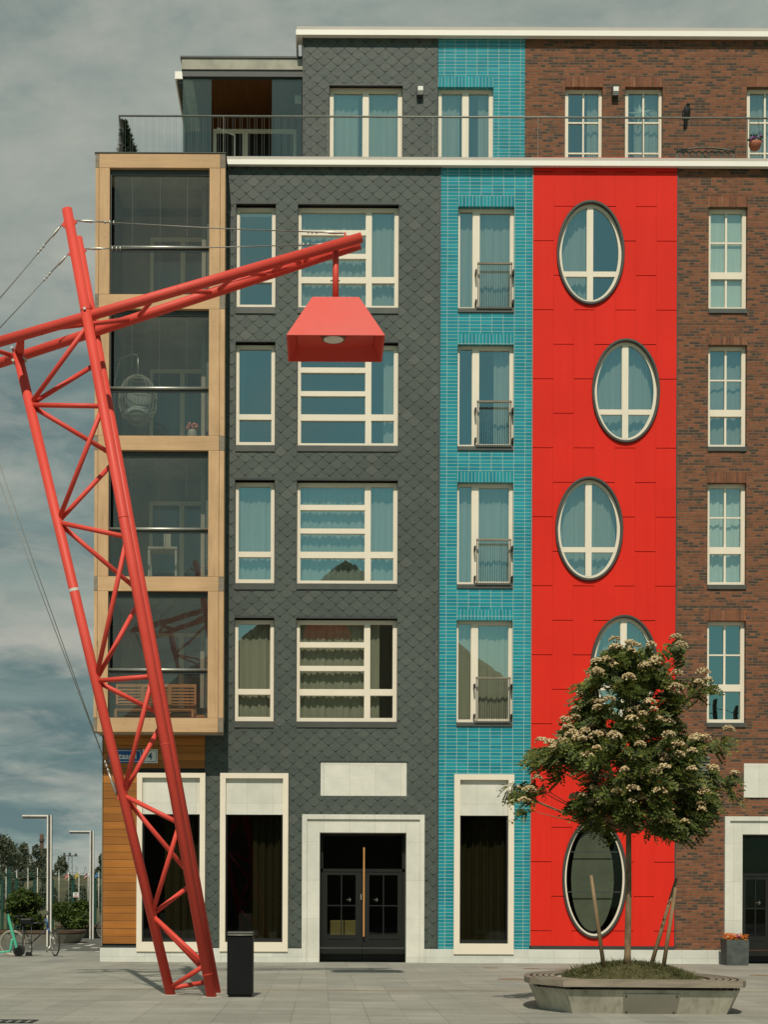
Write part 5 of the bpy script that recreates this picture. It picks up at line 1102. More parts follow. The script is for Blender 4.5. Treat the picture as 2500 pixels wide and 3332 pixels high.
# crown outline in photo pixels (relative to crop at 1640,2080 scale 2.128): clusters (x, y, radius)
rnd = random.Random(99); lf = MB(); bl = MB()
def crown_half(y):      # left and right outline (photo px) for a given row
    tab = [(2105, 1990, 2090), (2150, 1950, 2150), (2190, 1920, 2190), (2240, 1885, 2230), (2300, 1860, 2235), (2350, 1845, 2215), (2400, 1800, 2250), (2440, 1765, 2320), (2480, 1775, 2330), (2530, 1800, 2350), (2570, 1830, 2365), (2610, 1830, 2345), (2650, 1860, 2330), (2690, 1890, 2310), (2725, 1925, 2290)]
    for (a, l0, r0), (b, l1, r1) in zip(tab, tab[1:]):
        if a <= y <= b: t_ = (y - a) / (b - a); return l0 + (l1 - l0) * t_, r0 + (r1 - r0) * t_
    return 1930, 2270
def leaf(p, d, L_, up):
    d = d.normalized(); s_ = d.cross(up)
    if s_.length < 0.05: s_ = d.cross(Vector((1, 0, 0)))
    s_.normalize(); nn_ = s_.cross(d)
    k = 6
    for i in range(k + 1):
        t_ = (i + 0.6) / (k + 0.6); c = p + d * L_ * t_ + Vector((0, 0, -0.35 * L_ * t_ * t_))
        ll = L_ * 0.36 * (1 - 0.45 * abs(t_ - 0.45))
        if i == k: lf.add([c, c + d * ll * 0.5 + s_ * 0.012, c + d * ll, c + d * ll * 0.5 - s_ * 0.012], [(0, 1, 2, 3)]); continue
        for sg in (-1, 1):
            e = (s_ * sg + d * 0.45 + nn_ * rnd.uniform(-0.25, 0.25) + Vector((0, 0, -0.25))).normalized(); w_ = d * 0.025
            lf.add([c, c + e * ll * 0.5 + w_, c + e * ll, c + e * ll * 0.5 - w_], [(0, 1, 2, 3)])
def corymb(p, r_):
    for k in range(int(46 * (r_ / 0.09) ** 1.3)):
        an = rnd.uniform(0, 6.283); q = math.sqrt(rnd.random()) * r_; c = p + Vector((math.cos(an) * q, math.sin(an) * q * 0.9, math.sqrt(max(0, 1 - (q / r_) ** 2)) * r_ * 0.85 + rnd.uniform(-0.012, 0.012)))
        s_ = rnd.uniform(0.012, 0.02); bl.blob(c, s_, s_, s_ * 0.8, 5, 3)
spots = []
gapn = [(rnd.uniform(1780, 2340), rnd.uniform(2150, 2700), rnd.uniform(22, 46)) for _ in range(16)]
while len(spots) < 400:
    y = rnd.uniform(2125, 2705); l_, r_ = crown_half(y); l_ += 30; r_ -= 32
    if rnd.random() > (r_ - l_) / 560: continue
    x = rnd.uniform(l_, r_)
    if any((x - gx_) ** 2 + (y - gy_) ** 2 < gr__ ** 2 for gx_, gy_, gr__ in gapn): continue
    mid, half = (l_ + r_) / 2, (r_ - l_) / 2; u_ = (x - mid) / half
    dm = half / 228 * math.sqrt(max(0.02, 1 - u_ * u_)) * 0.95; dy = rnd.uniform(-1, 1) * dm
    # leave gaps low on the right and in the middle left
    spots.append((P(x, y, 21.2 + dy), abs(u_), dy / max(dm, 0.01), y))
for px, py in ((1700, 2590), (1665, 2570), (1735, 2600), (1760, 2560), (1735, 2560), (1720, 2635), (1775, 2440), (1760, 2470), (2110, 2140), (2185, 2115), (2200, 2140), (2190, 2160), (2270, 2225), (2255, 2260), (2285, 2245), (2350, 2405), (2340, 2430), (2380, 2575), (2370, 2545)):
    spots.append((P(px, py, 21.1 + rnd.uniform(-0.2, 0.2)), 1.0, -0.5, py))
for i, (p, u_, v_, y) in enumerate(spots):
    root = tt.lerp(ttop, min(1, max(0, (p.z - tt.z) / (ttop.z - tt.z) * 0.8))); out_ = (p - root); out_.z += 0.15; out_.normalize()
    if i % 8 == 0 or i >= 400:
        root = tt.lerp(ttop, min(0.95, max(0, (p.z - 0.55 - tt.z) / (ttop.z - tt.z)))); e = p - root; m.tube([root, root + Vector((e.x * 0.35, e.y * 0.35, e.z * 0.22)), root + Vector((e.x * 0.72, e.y * 0.72, e.z * 0.62)), p], [0.015, 0.011, 0.007, 0.003], 6)
    for k in range(rnd.randint(6, 10)):
        a = Vector((rnd.uniform(-1, 1), rnd.uniform(-1, 1), rnd.uniform(-0.9, 0.35))) + out_ * 0.7
        leaf(p + Vector((rnd.uniform(-0.09, 0.09), rnd.uniform(-0.09, 0.09), rnd.uniform(-0.09, 0.09))), a, rnd.uniform(0.16, 0.25), Vector((rnd.uniform(-0.8, 0.8), rnd.uniform(-1.4, 0.2), rnd.uniform(0.1, 1.0))))
    if (v_ < 0.0 and rnd.random() < 0.62) or (u_ > 0.85 and rnd.random() < 0.5): corymb(p + out_ * 0.07 + Vector((0, -0.10, 0.07)), rnd.uniform(0.06, 0.11))
m.build('trunk', M['bark'], tree); lf.build('crown', M['leaf'], tree); bl.build('blossom', M['blossom'], tree, kind='stuff')
def stake(bx_, by_, tx_, ty_, Y, label):
    a, b = P(bx_, by_, Y), P(tx_, ty_, Y); o = MB().tube([a - (b - a) * 0.06, a.lerp(b, 0.5), b], [0.032, 0.028, 0.022], 10).build('tree_stake', M['stake']); tag(o, label, 'stake', 'wooden stakes around the tree')
stake(1967, 3152, 1925, 2848, 21.0, 'short weathered wooden stake in front of the lowest oval window')
stake(2119, 3146, 2203, 2858, 21.3, 'leaning wooden stake, the nearer to the tree trunk of a crossed pair')
stake(2159, 3156, 2200, 2888, 21.0, 'paler wooden stake leaning against another one at the brick corner')
# ------------------------------------------------------------------ signs on the timber wall
def text_mesh(txt, size, mat, parent, loc, align='CENTER', bold=0.0):
    cu = bpy.data.curves.new('lettering', 'FONT'); cu.body = txt; cu.size = size; cu.align_x = align; cu.align_y = 'CENTER'; cu.extrude = 0.001; cu.offset = bold
    ob = bpy.data.objects.new('lettering_tmp', cu); COL.objects.link(ob); bpy.context.view_layer.update()
    me = bpy.data.meshes.new_from_object(ob.evaluated_get(bpy.context.evaluated_depsgraph_get())); bpy.data.objects.remove(ob)
    o = bpy.data.objects.new('lettering', me); me.materials.clear(); me.materials.append(mat); COL.objects.link(o)
    o.parent = parent; o.location = Vector(loc) - wbase(parent); o.rotation_euler = (R(90), 0, 0); return o
def plate(r_, mat, edge, label, name):
    Y = YF - 0.05; o = thing(name, ((r_[0] + r_[1]) / 2, Y, r_[2]), label, 'sign'); MB().box(*r_[:2], Y, Y + 0.02, *r_[2:]).build('plate', mat, o, bevel=0.003)
    m = MB(); e = 0.03; t_ = 0.012; a, b, c, d = r_[0] + e, r_[1] - e, r_[2] + e, r_[3] - e
    for q in ((a, b, c, c + t_), (a, b, d - t_, d), (a, a + t_, c + t_, d - t_), (b - t_, b, c + t_, d - t_)): m.box(q[0], q[1], Y - 0.002, Y - 0.0005, q[2], q[3])
    m.build('border', edge, o); return o
r1 = g4(727, 78, 958, 171, YF - 0.05); o = plate(r1, M['blue'], M['enamel'], 'blue street name plate on the timber wall behind the crane leg', 'street_sign')
text_mesh('Staapli', 0.205, M['enamel'], o, ((r1[0] + r1[1]) / 2 + 0.02, YF - 0.052, (r1[2] + r1[3]) / 2 - 0.01), bold=0.004)
r2 = g4(961, 78, 1063, 172, YF - 0.05); o = plate(r2, M['enamel'], M['darktext'], 'white house number plate beside the blue street name plate', 'house_number_sign')
text_mesh('4', 0.22, M['darktext'], o, ((r2[0] + r2[1]) / 2, YF - 0.052, (r2[2] + r2[3]) / 2 - 0.01), bold=0.006)
# ------------------------------------------------------------------ inside the lobby
c = P(1125, 3040, 37.2); sf = thing('sofa', (c.x, 37.3, 0.4), 'ochre sofa glimpsed through the dark glass entrance doors', 'sofa')
MB().box(c.x - 0.42, c.x + 0.36, 37.2, 37.35, 0.45, 1.02).build('backrest', M['sofa'], sf, bevel=0.05); MB().box(c.x - 0.42, c.x + 0.36, 36.75, 37.18, 0.40, 0.62).build('seat', M['sofa'], sf, bevel=0.04)
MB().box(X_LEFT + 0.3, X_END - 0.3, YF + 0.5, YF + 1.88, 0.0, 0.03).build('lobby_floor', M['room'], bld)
# ------------------------------------------------------------------ ground lids and grate
for px, py, wpx, lb in ((1665, 3187, 90, 'rusty flat lid in the paving just outside the bench planter'), (1598, 3150, 55, 'small rusty lid in the paving below the teal section window'), (1731, 3152, 55, 'small rusty lid in the paving close to the red panels'), (1838, 3154, 60, 'small rusty lid in the paving partly behind the bench planter'), (2475, 3174, 70, 'rusty lid in the paving in front of the brick section door')):
    p = G(px, py); r_ = wpx / 2 * p.y / F; o = MB().lathe((p.x, p.y, 0), [(r_, -0.02), (r_, 0.004), (r_ * 0.9, 0.007)], 28).build('ground_lid', M['rust']); tag(o, lb, 'lid', 'rusty lids in the paving')
m = MB()
for i in range(9): m.box(-4.5 + i * 0.12, -4.44 + i * 0.12, 18.0, 18.42, -0.02, 0.008)
m.box(-4.5, -3.48, 17.98, 18.0, -0.02, 0.009); m.box(-4.5, -3.48, 18.42, 18.44, -0.02, 0.009)
tag(m.build('drain_grate', M['black']), 'dark slotted drain grate set in the paving near the camera', 'grate')
# ------------------------------------------------------------------ lamp posts in the square
def c7(x, y): return (x / 4.0225, 2600 + y / 4.0225)
def lamp_post(bpx, bpy_, tpy, label):
    b = G(bpx, bpy_); Y = b.y; zt = P(bpx, tpy, Y).z; o = thing('lamp_post', (b.x, Y, 0), label, 'street lamp', 'angular white lamp posts in the square'); w_ = 0.075
    for s_ in (-1, 1): MB().box(b.x + s_ * 0.055 - 0.02, b.x + s_ * 0.055 + 0.02, Y - 0.07, Y + 0.07, 0, zt).build('side_rail', M['mast'], o)
    MB().box(b.x - 0.034, b.x + 0.034, Y - 0.05, Y + 0.05, 0, zt - 0.01).build('core', M['mastgrey'], o)
    L_ = 0.78; MB().box(b.x - 0.076 - L_, b.x - 0.076, Y - 0.06, Y + 0.06, zt - 0.045, zt).build('arm', M['mast'], o)
    MB().box(b.x - 0.076 - L_ + 0.01, b.x - 0.077, Y - 0.05, Y + 0.05, zt - 0.11, zt - 0.046).build('light_bar', M['mastgrey'], o)
lamp_post(*c7(640, 1935), 2600 + 210 / 4.0225, 'taller looking pale angular lamp post behind the parked bicycle')
lamp_post(*c7(1196, 1833), 2600 + 416 / 4.0225, 'pale angular lamp post close to the building corner')
# ------------------------------------------------------------------ background beyond the square
def planter_bench(x0, x1, yb, yt, depth, label):
    a = G(x0, yb); b = G(x1, yb); Y = a.y; xa, xb = P(x0, yb, Y).x, P(x1, yb, Y).x; h_ = P(x0, yt, Y).z; o = thing('planter_bench', ((xa + xb) / 2, Y + depth / 2, 0), label, 'planter', 'long concrete planters in the square')
    n_ = 28; f_ = lambda s_, z: [Vector(((xa + xb) / 2 + math.copysign(abs(math.cos(2 * math.pi * k / n_)) ** 0.6, math.cos(2 * math.pi * k / n_)) * (xb - xa) / 2 * s_, Y + depth / 2 + math.copysign(abs(math.sin(2 * math.pi * k / n_)) ** 0.8, math.sin(2 * math.pi * k / n_)) * depth / 2 * s_, z)) for k in range(n_)]
    m = MB(); m.prism(f_(0.87, 0), f_(0.99, h_ - 0.12), True, True); m.build('basin', M['concrete'], o)
    m = MB(); m.prism(f_(1.0, h_ - 0.09), f_(1.0, h_), True, False); a_, b_ = f_(1.0, h_), f_(0.78, h_); m.add(a_ + b_, [(k, (k + 1) % n_, n_ + (k + 1) % n_, n_ + k) for k in range(n_)]); m.build('wooden_rim', M['darkteak'], o)
    m = MB(); m.poly(f_(0.78, h_ - 0.02)); m.build('soil', M['mound'], o); return Y
planter_bench(-95, 258, 3070, 3028, 2.6, 'curved concrete planter with brown wooden rim behind the bicycle')
planter_bench(160, 480, 3050, 3012, 3.0, 'low concrete planter with brown rim nearer the green fence')
rnd = random.Random(33)
def at_top(px, py_top, py_base, Y): return P(px, py_base, Y), P(px, py_top, Y).z
def shrub(px, wpx, ptop, Y, label, zb):
    b = P(px, 3000, Y); b.z = zb; h_ = P(px, ptop, Y).z - zb; w_ = wpx * Y / F; o = thing('shrub', b, label, 'shrub', 'round green shrubs in the square planters'); m = MB()
    for k in range(24):
        an = rnd.uniform(0, 6.28); r_ = rnd.uniform(0, 0.68); c = b + Vector((math.cos(an) * r_ * w_ / 2, math.sin(an) * r_ * w_ / 2, h_ * rnd.uniform(0.08, 0.80))); leaf_cloud(m, c, (w_ * 0.25, w_ * 0.25, h_ * 0.2), 210, 0.085, rnd, 0.6)
    m.build('foliage', M['bushleaf'], o); m = MB()
    for k in range(5): m.tube([b + Vector((rnd.uniform(-0.1, 0.1), 0, -0.05)), b + Vector((rnd.uniform(-0.5, 0.5), rnd.uniform(-0.4, 0.4), h_ * 0.6))], [0.03, 0.01], 5)
    m.build('stem', M['darkbark'], o)
shrub(88, 140, 2888, 52.4, 'big round shrub behind the bicycle saddle', 0.42); shrub(235, 140, 2916, 57.5, 'round shrub between the two lamp posts', 0.40)
# dry bank behind the fence
m = MB(); n_ = 40; vs = []
for j, (y, f_) in enumerate(((92, 0), (104, 0.75), (120, 1.0), (150, 0.9), (190, 0.0))):
    for i in range(n_ + 1):
        x = -70 + i * 2.2; hh = (2.9 + 0.5 * math.sin(i * 0.9) + 0.3 * math.sin(i * 2.3)) * f_; vs.append((x, y, hh - 0.05))
m.add(vs, [(j * (n_ + 1) + i, j * (n_ + 1) + i + 1, (j + 1) * (n_ + 1) + i + 1, (j + 1) * (n_ + 1) + i) for j in range(4) for i in range(n_)], True); m.build('hill', M['mound'], kind='structure')
# green mesh fence
YFN = 66.0; fc = thing('mesh_fence', (-15, YFN, 0), 'tall green mesh fence with barbed wire across the far side of the square', 'fence'); zf = P(200, 2862, YFN).z
for px in (6, 29, 53, 111, 170, 237, 309, 350):
    x = P(px, 2900, YFN).x; wd = 0.085 if px in (29,) else 0.055; MB().box(x - wd, x + wd, YFN - 0.06, YFN + 0.06, 0, zf + (0.0 if px != 29 else 0.45)).bar((x, YFN, zf), (x - 0.16, YFN - 0.1, zf + 0.25), 0.06, 0.06).build('post', M['fence'], fc)
m = MB(); xa, xb = P(-60, 2900, YFN).x, P(420, 2900, YFN).x; x = xa
while x < xb: m.box(x - 0.006, x + 0.006, YFN - 0.003, YFN + 0.003, 0.05, zf - 0.05); x += 0.11
for k in range(10): z = 0.1 + k * (zf - 0.2) / 9; m.box(xa, xb, YFN + 0.004, YFN + 0.012, z - 0.006, z + 0.006)
m.build('mesh_panel', M['wire'], fc)
m = MB(); 
for k in range(3): m.tube([(xa + (xb - xa) * i / 24, YFN - 0.1, zf + 0.1 + 0.1 * k + 0.03 * math.sin(i * 1.7 + k)) for i in range(25)], 0.010, 4)
pts = [(xa + 0.12 * i * 0.35, YFN - 0.12 + 0.2 * math.cos(i * 0.7), zf + 0.32 + 0.24 * math.sin(i * 0.7)) for i in range(160)]; m.tube(pts, 0.008, 4, False); m.build('barbed_wire', M['wire'], fc)
s_ = P(247, 2910, YFN - 0.1); so = thing('fence_sign', s_, 'small white warning sign with red text fixed to the green fence', 'sign'); r_ = rect(237, 2904, 254.5, 2919.5, YFN - 0.1)
MB().box(r_[0], r_[1], YFN - 0.12, YFN - 0.1, r_[2], r_[3]).build('plate', M['enamel'], so); m = MB(); m.box(r_[0] + 0.02, r_[1] - 0.03, YFN - 0.124, YFN - 0.121, r_[2] + 0.02, r_[2] + 0.07); m.build('red_line', M['flagpink'], so)
m = MB(); m.lathe((s_.x, YFN - 0.122, 0), [(0.001, 0), (0.001, 0.0001)], 4); cx_, cz_ = (r_[0] + r_[1]) / 2, r_[3] - 0.075
m = MB(); m.tube([(cx_ + 0.04 * math.cos(k * math.pi / 5), YFN - 0.123, cz_ + 0.04 * math.sin(k * math.pi / 5)) for k in range(10)], 0.010, 4, closed=True); m.build('pictogram', M['black'], so)
# white poles and flags
for k, (x, y0) in enumerate(((75, 910), (215, 920), (362, 900), (487, 905), (768, 925), (895, 960), (1030, 950), (1150, 960), (1290, 950))):
    px, py = c7(x, y0); Y = 88.0; p = P(px, py, Y); fl_ = {895: 'flagpink', 1030: 'flagyellow', 1150: 'flagred', 1290: 'flagblue'}.get(x)
    nm = {'flagpink': 'slim pole flying a faded red flag beyond the fence', 'flagyellow': 'slim pole flying a yellow flag beyond the fence', 'flagred': 'slim pole flying a crimson and white flag beyond the fence', 'flagblue': 'slim pole flying a blue flag near the building corner'}.get(fl_)
    bare = ('bare white pole left of the first shrub beyond the fence', 'bare white pole behind the edge of the big shrub', 'bare white pole above the middle of the big shrub', 'bare white pole just before the first lamp post', 'bare white pole between the two shrubs')
    o = thing('flagpole', (p.x, Y, 0), nm or bare[min(k, 4)].replace('left of', 'standing before'), 'pole', 'white poles beyond the fence'); MB().tube([(p.x, Y, 0), (p.x, Y, p.z)], 0.017, 6).build('pole', M['mast'], o)
    if fl_:
        m = MB(); nx = 6; w_ = 0.20
        vs = [(p.x - w_ * i / nx - 0.03, Y + 0.06 * math.sin(i * 1.6), p.z - 0.05 - h_ * 0.24 - 0.16 * (i / nx) ** 1.5) for h_ in (0, 1) for i in range(nx + 1)]
        m.add(vs, [(i, i + 1, nx + 2 + i, nx + 1 + i) for i in range(nx)], True); m.build('flag', M[fl_], o)
        if fl_ == 'flagred': m = MB(); m.add([(a, b - 0.02, c - 0.17 if i > nx else c - 0.10) for i, (a, b, c) in enumerate(vs[:nx + 1] + vs[:nx + 1])], [(i, i + 1, nx + 2 + i, nx + 1 + i) for i in range(nx)], True); m.build('stripe', M['enamel'], o)
# trees, chimney, mast, far shed
tl = [('rounded grey green tree at the far edge of the square, tallest of the row', 5, 2722, 105), ('broad grey green tree second from the edge of the row', 36, 2742, 85), ('bushy grey green tree in the middle of the far row', 78, 2750, 80), ('loose grey green tree in front of the brick chimney', 118, 2752, 74), ('grey green tree directly behind the first lamp post', 145, 2765, 60), ('small rounded tree beyond the fence, apart at the row end', 190, 2796, 66), ('slim tree peeking out at the building corner', 334, 2788, 50)]
for i, (lb, px, pt_, wpx) in enumerate(tl):
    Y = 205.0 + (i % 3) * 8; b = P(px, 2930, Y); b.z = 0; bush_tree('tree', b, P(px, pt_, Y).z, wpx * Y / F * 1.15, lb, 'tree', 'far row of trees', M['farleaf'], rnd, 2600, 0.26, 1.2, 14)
lows = [(12, 2845), (45, 2838), (70, 2842), (100, 2850), (140, 2835), (175, 2850), (228, 2845), (268, 2848), (300, 2846), (330, 2836)]
for i, (px, pt_) in enumerate(lows):
    Y = 96.0 + (i % 3); b = P(px, 2930, Y); b.z = 0; h_ = P(px, pt_, Y).z * (0.78 if i % 2 else 0.95); lb = ('far bush behind the fence, lowest by the square edge', 'far bush behind the fence near the bare pole', 'far bush behind the fence above the big shrub', 'far bush behind the fence over the bicycle saddle', 'far bush behind the first lamp post', 'far bush just past the first lamp post', 'far bush behind the faded red flag', 'far bush behind the yellow flag', 'far bush behind the crimson flag', 'far bush at the building corner behind the fence')[i]
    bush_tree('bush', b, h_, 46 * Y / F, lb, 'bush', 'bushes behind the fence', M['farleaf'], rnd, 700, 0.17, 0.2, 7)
Y = 600; a, b, _, zt_ = rect(128.5, 2713, 140.5, 2900, Y); o = thing('chimney', ((a + b) / 2, Y, 0), 'distant brown brick factory chimney above the trees', 'chimney'); cx_ = (a + b) / 2
MB().lathe((cx_, Y, 0), [(0.95, 0), (0.76, zt_ - 0.5), (0.80, zt_)], 16).build('stack', M['chimney'], o); zp = P(134, 2738, Y).z
m = MB(); m.lathe((cx_, Y, zp), [(1.25, 0), (1.25, 0.15)], 16)
for k in range(10): an = k * 0.628; m.tube([(cx_ + 1.2 * math.cos(an), Y + 1.2 * math.sin(an), zp), (cx_ + 1.2 * math.cos(an), Y + 1.2 * math.sin(an), zp + 1.1)], 0.05, 4)
m.tube([(cx_ + 1.2 * math.cos(k * 0.4), Y + 1.2 * math.sin(k * 0.4), zp + 1.1) for k in range(16)], 0.06, 4, closed=True); m.build('platform', M['dark'], o)
m = MB()
for s__ in (0.85, 1.1): m.tube([(cx_ + s__, Y - 0.5, 5), (cx_ + s__, Y - 0.5, zt_ - 1)], 0.05, 4)
m.build('ladder', M['dark'], o)
Y = 420; a = P(228, 2775, Y); o = thing('lattice_mast', (a.x, Y, 0), 'thin grey lattice floodlight mast far beyond the fence', 'mast'); zt_ = a.z
m = MB()
for sx in (-1, 1):
    for sy in (-1, 1): m.tube([(a.x + sx * 0.9, Y + sy * 0.9, 0), (a.x + sx * 0.45, Y + sy * 0.45, zt_ - 1)], 0.055, 4)
for k in range(16):
    z0, z1 = (zt_ - 1) * k / 16, (zt_ - 1) * (k + 1) / 16; w0, w1 = 0.9 - 0.45 * k / 16, 0.9 - 0.45 * (k + 1) / 16; sg = 1 if k % 2 else -1; m.tube([(a.x - sg * w0, Y - w0, z0), (a.x + sg * w1, Y - w1, z1)], 0.035, 4)
m.build('lattice', M['mastgrey'], o); MB().box(a.x - 2.1, a.x + 2.1, Y - 0.5, Y + 0.5, zt_ - 1, zt_ - 0.75).box(a.x - 1.9, a.x - 1.5, Y - 0.5, Y + 0.4, zt_ - 0.74, zt_).box(a.x - 0.4, a.x + 0.1, Y - 0.5, Y + 0.4, zt_ - 0.74, zt_).box(a.x + 1.3, a.x + 1.8, Y - 0.5, Y + 0.4, zt_ - 0.74, zt_ - 0.2).build('head', M['mastgrey'], o)
Y = 300; r_ = rect(95, 2826, 128, 2900, Y); o = thing('warehouse', ((r_[0] + r_[1]) / 2, Y, 0), 'distant pale shed glimpsed between the trees beyond the fence', 'building')
MB().box(r_[0], r_[1], Y, Y + 12, 0, r_[3] - 0.9).build('wall', M['gwall'], o); m = MB(); m.prism([Vector((r_[0] - 0.2, Y - 0.3, r_[3] - 0.9)), Vector((r_[1] + 0.2, Y - 0.3, r_[3] - 0.9)), Vector(((r_[0] + r_[1]) / 2, Y - 0.3, r_[3]))], [Vector((r_[0] - 0.2, Y + 12.3, r_[3] - 0.9)), Vector((r_[1] + 0.2, Y + 12.3, r_[3] - 0.9)), Vector(((r_[0] + r_[1]) / 2, Y + 12.3, r_[3]))]); m.build('roof', M['mast'], o)
# ------------------------------------------------------------------ bicycles, scooter, bike racks
YB = 39.3
def wheel(c, r_, ax, parent, tyre='tyre', wt=0.018, spokes=18):
    ax = Vector(ax).normalized(); a = ax.cross(Vector((0, 0, 1))).normalized(); b = Vector((0, 0, 1)); c = Vector(c); q = lambda t_, s_: c + (a * math.cos(t_) + b * math.sin(t_)) * s_
    w_ = MB().tube([q(k * math.pi / 16, r_ - wt) for k in range(32)], wt, 8, closed=True).build('wheel', M[tyre], parent)
    m = MB(); m.tube([q(k * math.pi / 16, r_ - wt * 2.4) for k in range(32)], 0.010, 6, closed=True); m.build('rim', M['steel'], w_)
    if spokes:
        m = MB()
        for k in range(spokes): m.tube([c + ax * 0.02 * (1 if k % 2 else -1), q(k * 2 * math.pi / spokes, r_ - wt * 2.4)], 0.0022, 3)
        m.tube([c - ax * 0.05, c + ax * 0.05], 0.02, 8); m.build('spokes', M['steel'], w_)
    return w_
def d7(x, y, Y=YB): return P(x / 6.385, 2880 + y / 6.385, Y)   # crop at (0,2880), scale 6.385
bk = thing('bicycle', (d7(640, 1470).x, YB, 0), 'dark parked bicycle with black saddle and its front wheel turned', 'bicycle')
rw, fw = d7(245, 1195), d7(1160, 1200); rw.z = 0.345; fw.z = 0.345; fw.y = YB - 0.12
wheel(rw, 0.345, (0, 1, 0), bk, 'tan'); wheel(fw, 0.345, (0.88, 0.48, 0.1), bk, 'tyre')
bb, sc, hs, ht = d7(635, 1215), d7(455, 800), d7(985, 890), d7(950, 690); sd_ = d7(415, 690)
m = MB(); m.tube([bb, hs], 0.019, 8); m.tube([bb, sc], 0.018, 8); m.tube([sc, hs.lerp(ht, 0.55)], 0.017, 8); m.tube([sc, rw], 0.011, 8); m.tube([bb, rw], 0.011, 8); m.tube([sc, sd_], 0.014, 8)
fr_ = m.build('frame', M['bikeframe'], bk)
m = MB(); m.tube([hs, ht], 0.026, 10); m.tube([hs, d7(1040, 1000)], 0.024, 8); m.build('head_tube', M['bikeblue'], bk)
m = MB(); e = d7(1040, 1000); dr = Vector((0.48, -0.88, 0)) * 0.05
for s_ in (-1, 1): m.tube([e + dr * s_, fw + dr * s_ * 1.1], 0.012, 6)
m.build('fork', M['steel'], bk)
m = MB(); h_ = d7(945, 650); m.tube([ht, h_, h_ + Vector((0, 0, 0.06))], 0.013, 8); m.tube([d7(940, 540) + Vector((0, 0.22, 0)), h_ + Vector((0.02, 0.1, 0.05)), h_ + Vector((0.02, -0.08, 0.03)), d7(1060, 575) + Vector((0, -0.24, 0))], 0.013, 8); m.build('handlebar', M['black'], bk)
m = MB(); s0 = d7(310, 655); m.blob(s0 + Vector((0.07, 0, 0)), 0.09, 0.09, 0.03, 10, 6); m.tube([s0 + Vector((0.08, 0, 0)), d7(510, 655)], [0.05, 0.02], 8); m.build('saddle', M['black'], bk)
m = MB(); m.tube([bb + Vector((0.09 * math.cos(k * 0.52), -0.03, 0.09 * math.sin(k * 0.52))) for k in range(12)], 0.008, 5, closed=True); m.tube([bb + Vector((0, -0.05, 0)), bb + Vector((-0.03, -0.09, 0.15))], 0.012, 6); m.tube([bb + Vector((0, 0.05, 0)), bb + Vector((0.03, 0.09, -0.15))], 0.012, 6); m.box(bb.x - 0.08, bb.x + 0.02, bb.y - 0.17, bb.y - 0.09, bb.z + 0.14, bb.z + 0.16); m.build('crank', M['steel'], bk)
m = MB(); m.box(*sorted((d7(430, 0).x, d7(680, 0).x)), YB - 0.16, YB + 0.16, d7(0, 815).z, d7(0, 690).z); m.build('pannier', M['black'], bk, bevel=0.03)
sx = thing('scooter', (d7(200, 1400, 38.9).x, 38.9, 0), 'mint green electric kick scooter parked against the bicycle', 'scooter'); s7 = lambda x, y: d7(x, y, 38.9)
fwc = s7(385, 1350); fwc.z = 0.155; wheel(fwc, 0.155, (0, 1, 0), sx, 'tyre', 0.04, 0)
m = MB(); m.lathe((0, 0, 0), [(0.001, 0), (0.001, 0.001)], 3); m = MB(); m.tube([fwc + Vector((0, -0.05, 0)), fwc + Vector((0, 0.05, 0))], 0.10, 18); m.build('hub', M['black'], sx)
m = MB(); m.bar(s7(150, 600), s7(360, 1370), 0.07, 0.085, (0, 1, 0)); m.build('stem', M['scooter'], sx, bevel=0.015)
m = MB(); m.bar(s7(250, 1120), s7(210, 1350), 0.06, 0.09, (0, 1, 0)); m.bar(s7(215, 1370), s7(-40, 1400), 0.11, 0.05, (0, 0, 1)); m.bar(s7(-40, 1400), s7(-420, 1400), 0.15, 0.06, (0, 0, 1)); m.build('deck', M['scooter'], sx, bevel=0.012)
rc = s7(-470, 1400); rc.z = 0.13; wheel(rc, 0.13, (0, 1, 0), sx, 'tyre', 0.04, 0)
m = MB(); hb = s7(148, 570); m.tube([hb + Vector((-0.02, -0.25, 0.02)), hb, hb + Vector((-0.02, 0.25, 0.02))], 0.018, 8); m.blob(hb, 0.045, 0.05, 0.05, 8, 6); m.build('handlebar', M['black'], sx)
for i, (px, by, lb) in enumerate(((385, 1490, 'low dark rack stand with a thin hoop nearest the scooter wheel'), (590, 1450, 'low dark rack stand with a thin hoop under the bicycle frame'))):
    p = d7(px, by); p.z = 0; o = thing('bike_rack', p, lb, 'bike rack', 'dark bike rack stands'); MB().prism([p + Vector(q) for q in ((-0.075, -0.1, 0), (0.075, -0.1, 0), (0.075, 0.1, 0), (-0.075, 0.1, 0))], [p + Vector(q) for q in ((-0.065, -0.08, 0.11), (0.065, -0.08, 0.11), (0.065, 0.08, 0.11), (-0.065, 0.08, 0.11))]).build('foot', M['black'], o)
    MB().tube([p + Vector((0.12 if i == 0 else 0.09, -0.1, 0.05)), p + Vector((0.12 if i == 0 else 0.09, -0.1, 0.78)), p + Vector((-0.14, 0.1, 0.82)), p + Vector((-0.14, 0.1, 0.05))], 0.012, 6).build('hoop', M['bikeframe'], o)
p = d7(730, 1380); MB()
m = MB(); m.bar(d7(490, 1378) , d7(960, 1378), 0.07, 0.045); m.tube([d7(955, 1385), d7(1050, 1260)], 0.03, 8); o = m.build('rack_beam', M['steel']); tag(o, 'horizontal grey metal beam of the bike rack near the ground', 'rack')
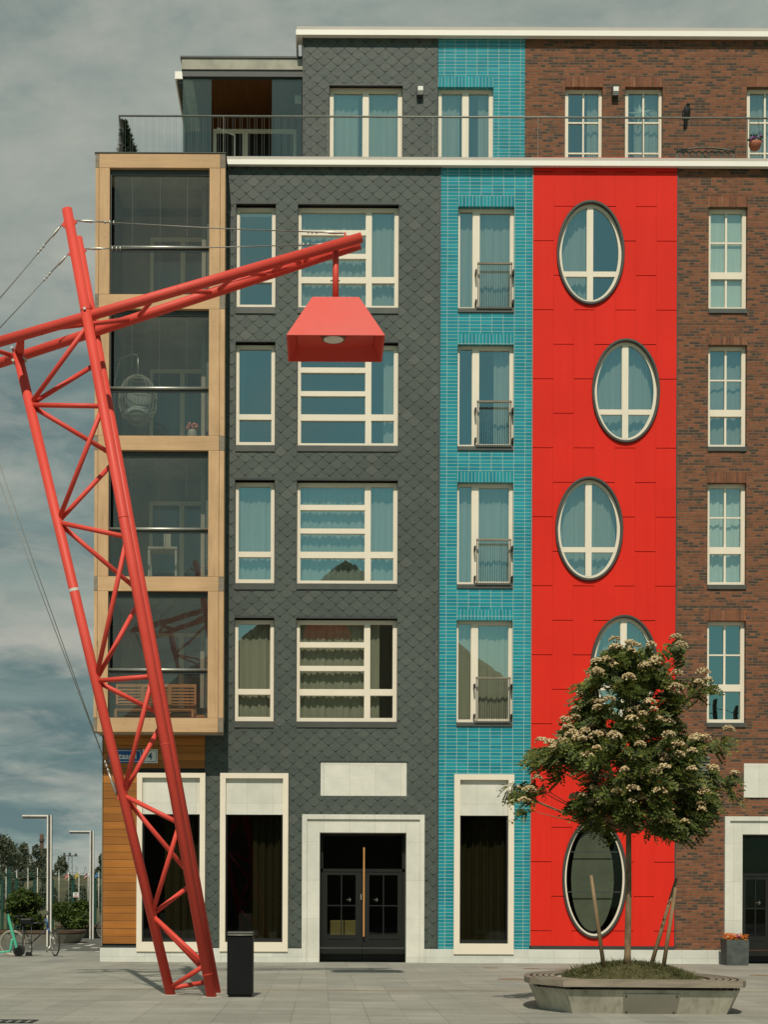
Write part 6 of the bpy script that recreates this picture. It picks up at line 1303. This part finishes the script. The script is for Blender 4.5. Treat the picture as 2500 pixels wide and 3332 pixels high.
b2 = thing('bicycle', (P(330, 3055, 57).x, 57, 0), 'second bicycle mostly hidden behind the building corner', 'bicycle'); c2_ = P(338, 3030, 57); c2_.z = 0.345; wheel(c2_, 0.345, (0, 1, 0), b2); c3_ = c2_ + Vector((1.05, 0, 0)); wheel(c3_, 0.345, (0, 1, 0), b2)
m = MB(); q1, q2, q3 = c2_ + Vector((0.45, 0, 0)), c2_ + Vector((0.3, 0, 0.5)), c2_ + Vector((0.85, 0, 0.5)); m.tube([c2_, q2, q1, c2_], 0.014, 6); m.tube([q1, q3, q2], 0.016, 6); m.tube([q3 + Vector((-0.03, 0, 0.15)), q3, c3_], 0.015, 6); m.build('frame', M['bikeframe'], b2)
# ------------------------------------------------------------------ the gabled warehouse across the street, seen in the window reflections
hy = -14.0; hx, hz, he, hw_ = 1.5, 20.8, 9.5, 15.5; ho = thing('gabled_warehouse', (hx, hy - 10, 0), 'brown gabled warehouse behind the camera, mirrored in the lower windows', 'building')
e0 = [Vector((hx - hw_, hy, 0)), Vector((hx + hw_, hy, 0)), Vector((hx + hw_, hy, he)), Vector((hx, hy, hz)), Vector((hx - hw_, hy, he))]; m = MB(); m.prism(e0, [p + Vector((0, -22, 0)) for p in e0]); m.build('wall', M['house'], ho)
m = MB()
for s_ in (-1, 1):
    a, b = Vector((hx + s_ * (hw_ + 0.6), hy + 0.5, he - 0.35)), Vector((hx, hy + 0.5, hz + 0.1)); q = [a, b, b + Vector((0, 0, 0.25)), a + Vector((0, 0, 0.25))]; m.prism(q, [p + Vector((0, -23, 0)) for p in q])
m.build('roof', M['roof'], ho)
uo = thing('utility_pole', (22.4, -12.0, 0), 'timber utility pole behind the camera, mirrored in the lowest brick section window', 'pole')
m = MB(); m.tube([(22.4, -12, 0), (22.5, -12, 13.0)], [0.17, 0.12], 10); m.tube([(23.4, -12, 0), (23.6, -12, 12.6)], [0.15, 0.11], 10); m.build('post', M['darkbark'], uo)
m = MB()
for z_, dx_ in ((12.2, -9), (11.7, 8), (12.5, 11), (11.9, -12)): m.tube([(22.45, -12, z_), (22.45 + dx_ / 2, -14, z_ - 0.9), (22.45 + dx_, -16, z_ - 1.2)], 0.02, 5)
m.build('wire', M['black'], uo)
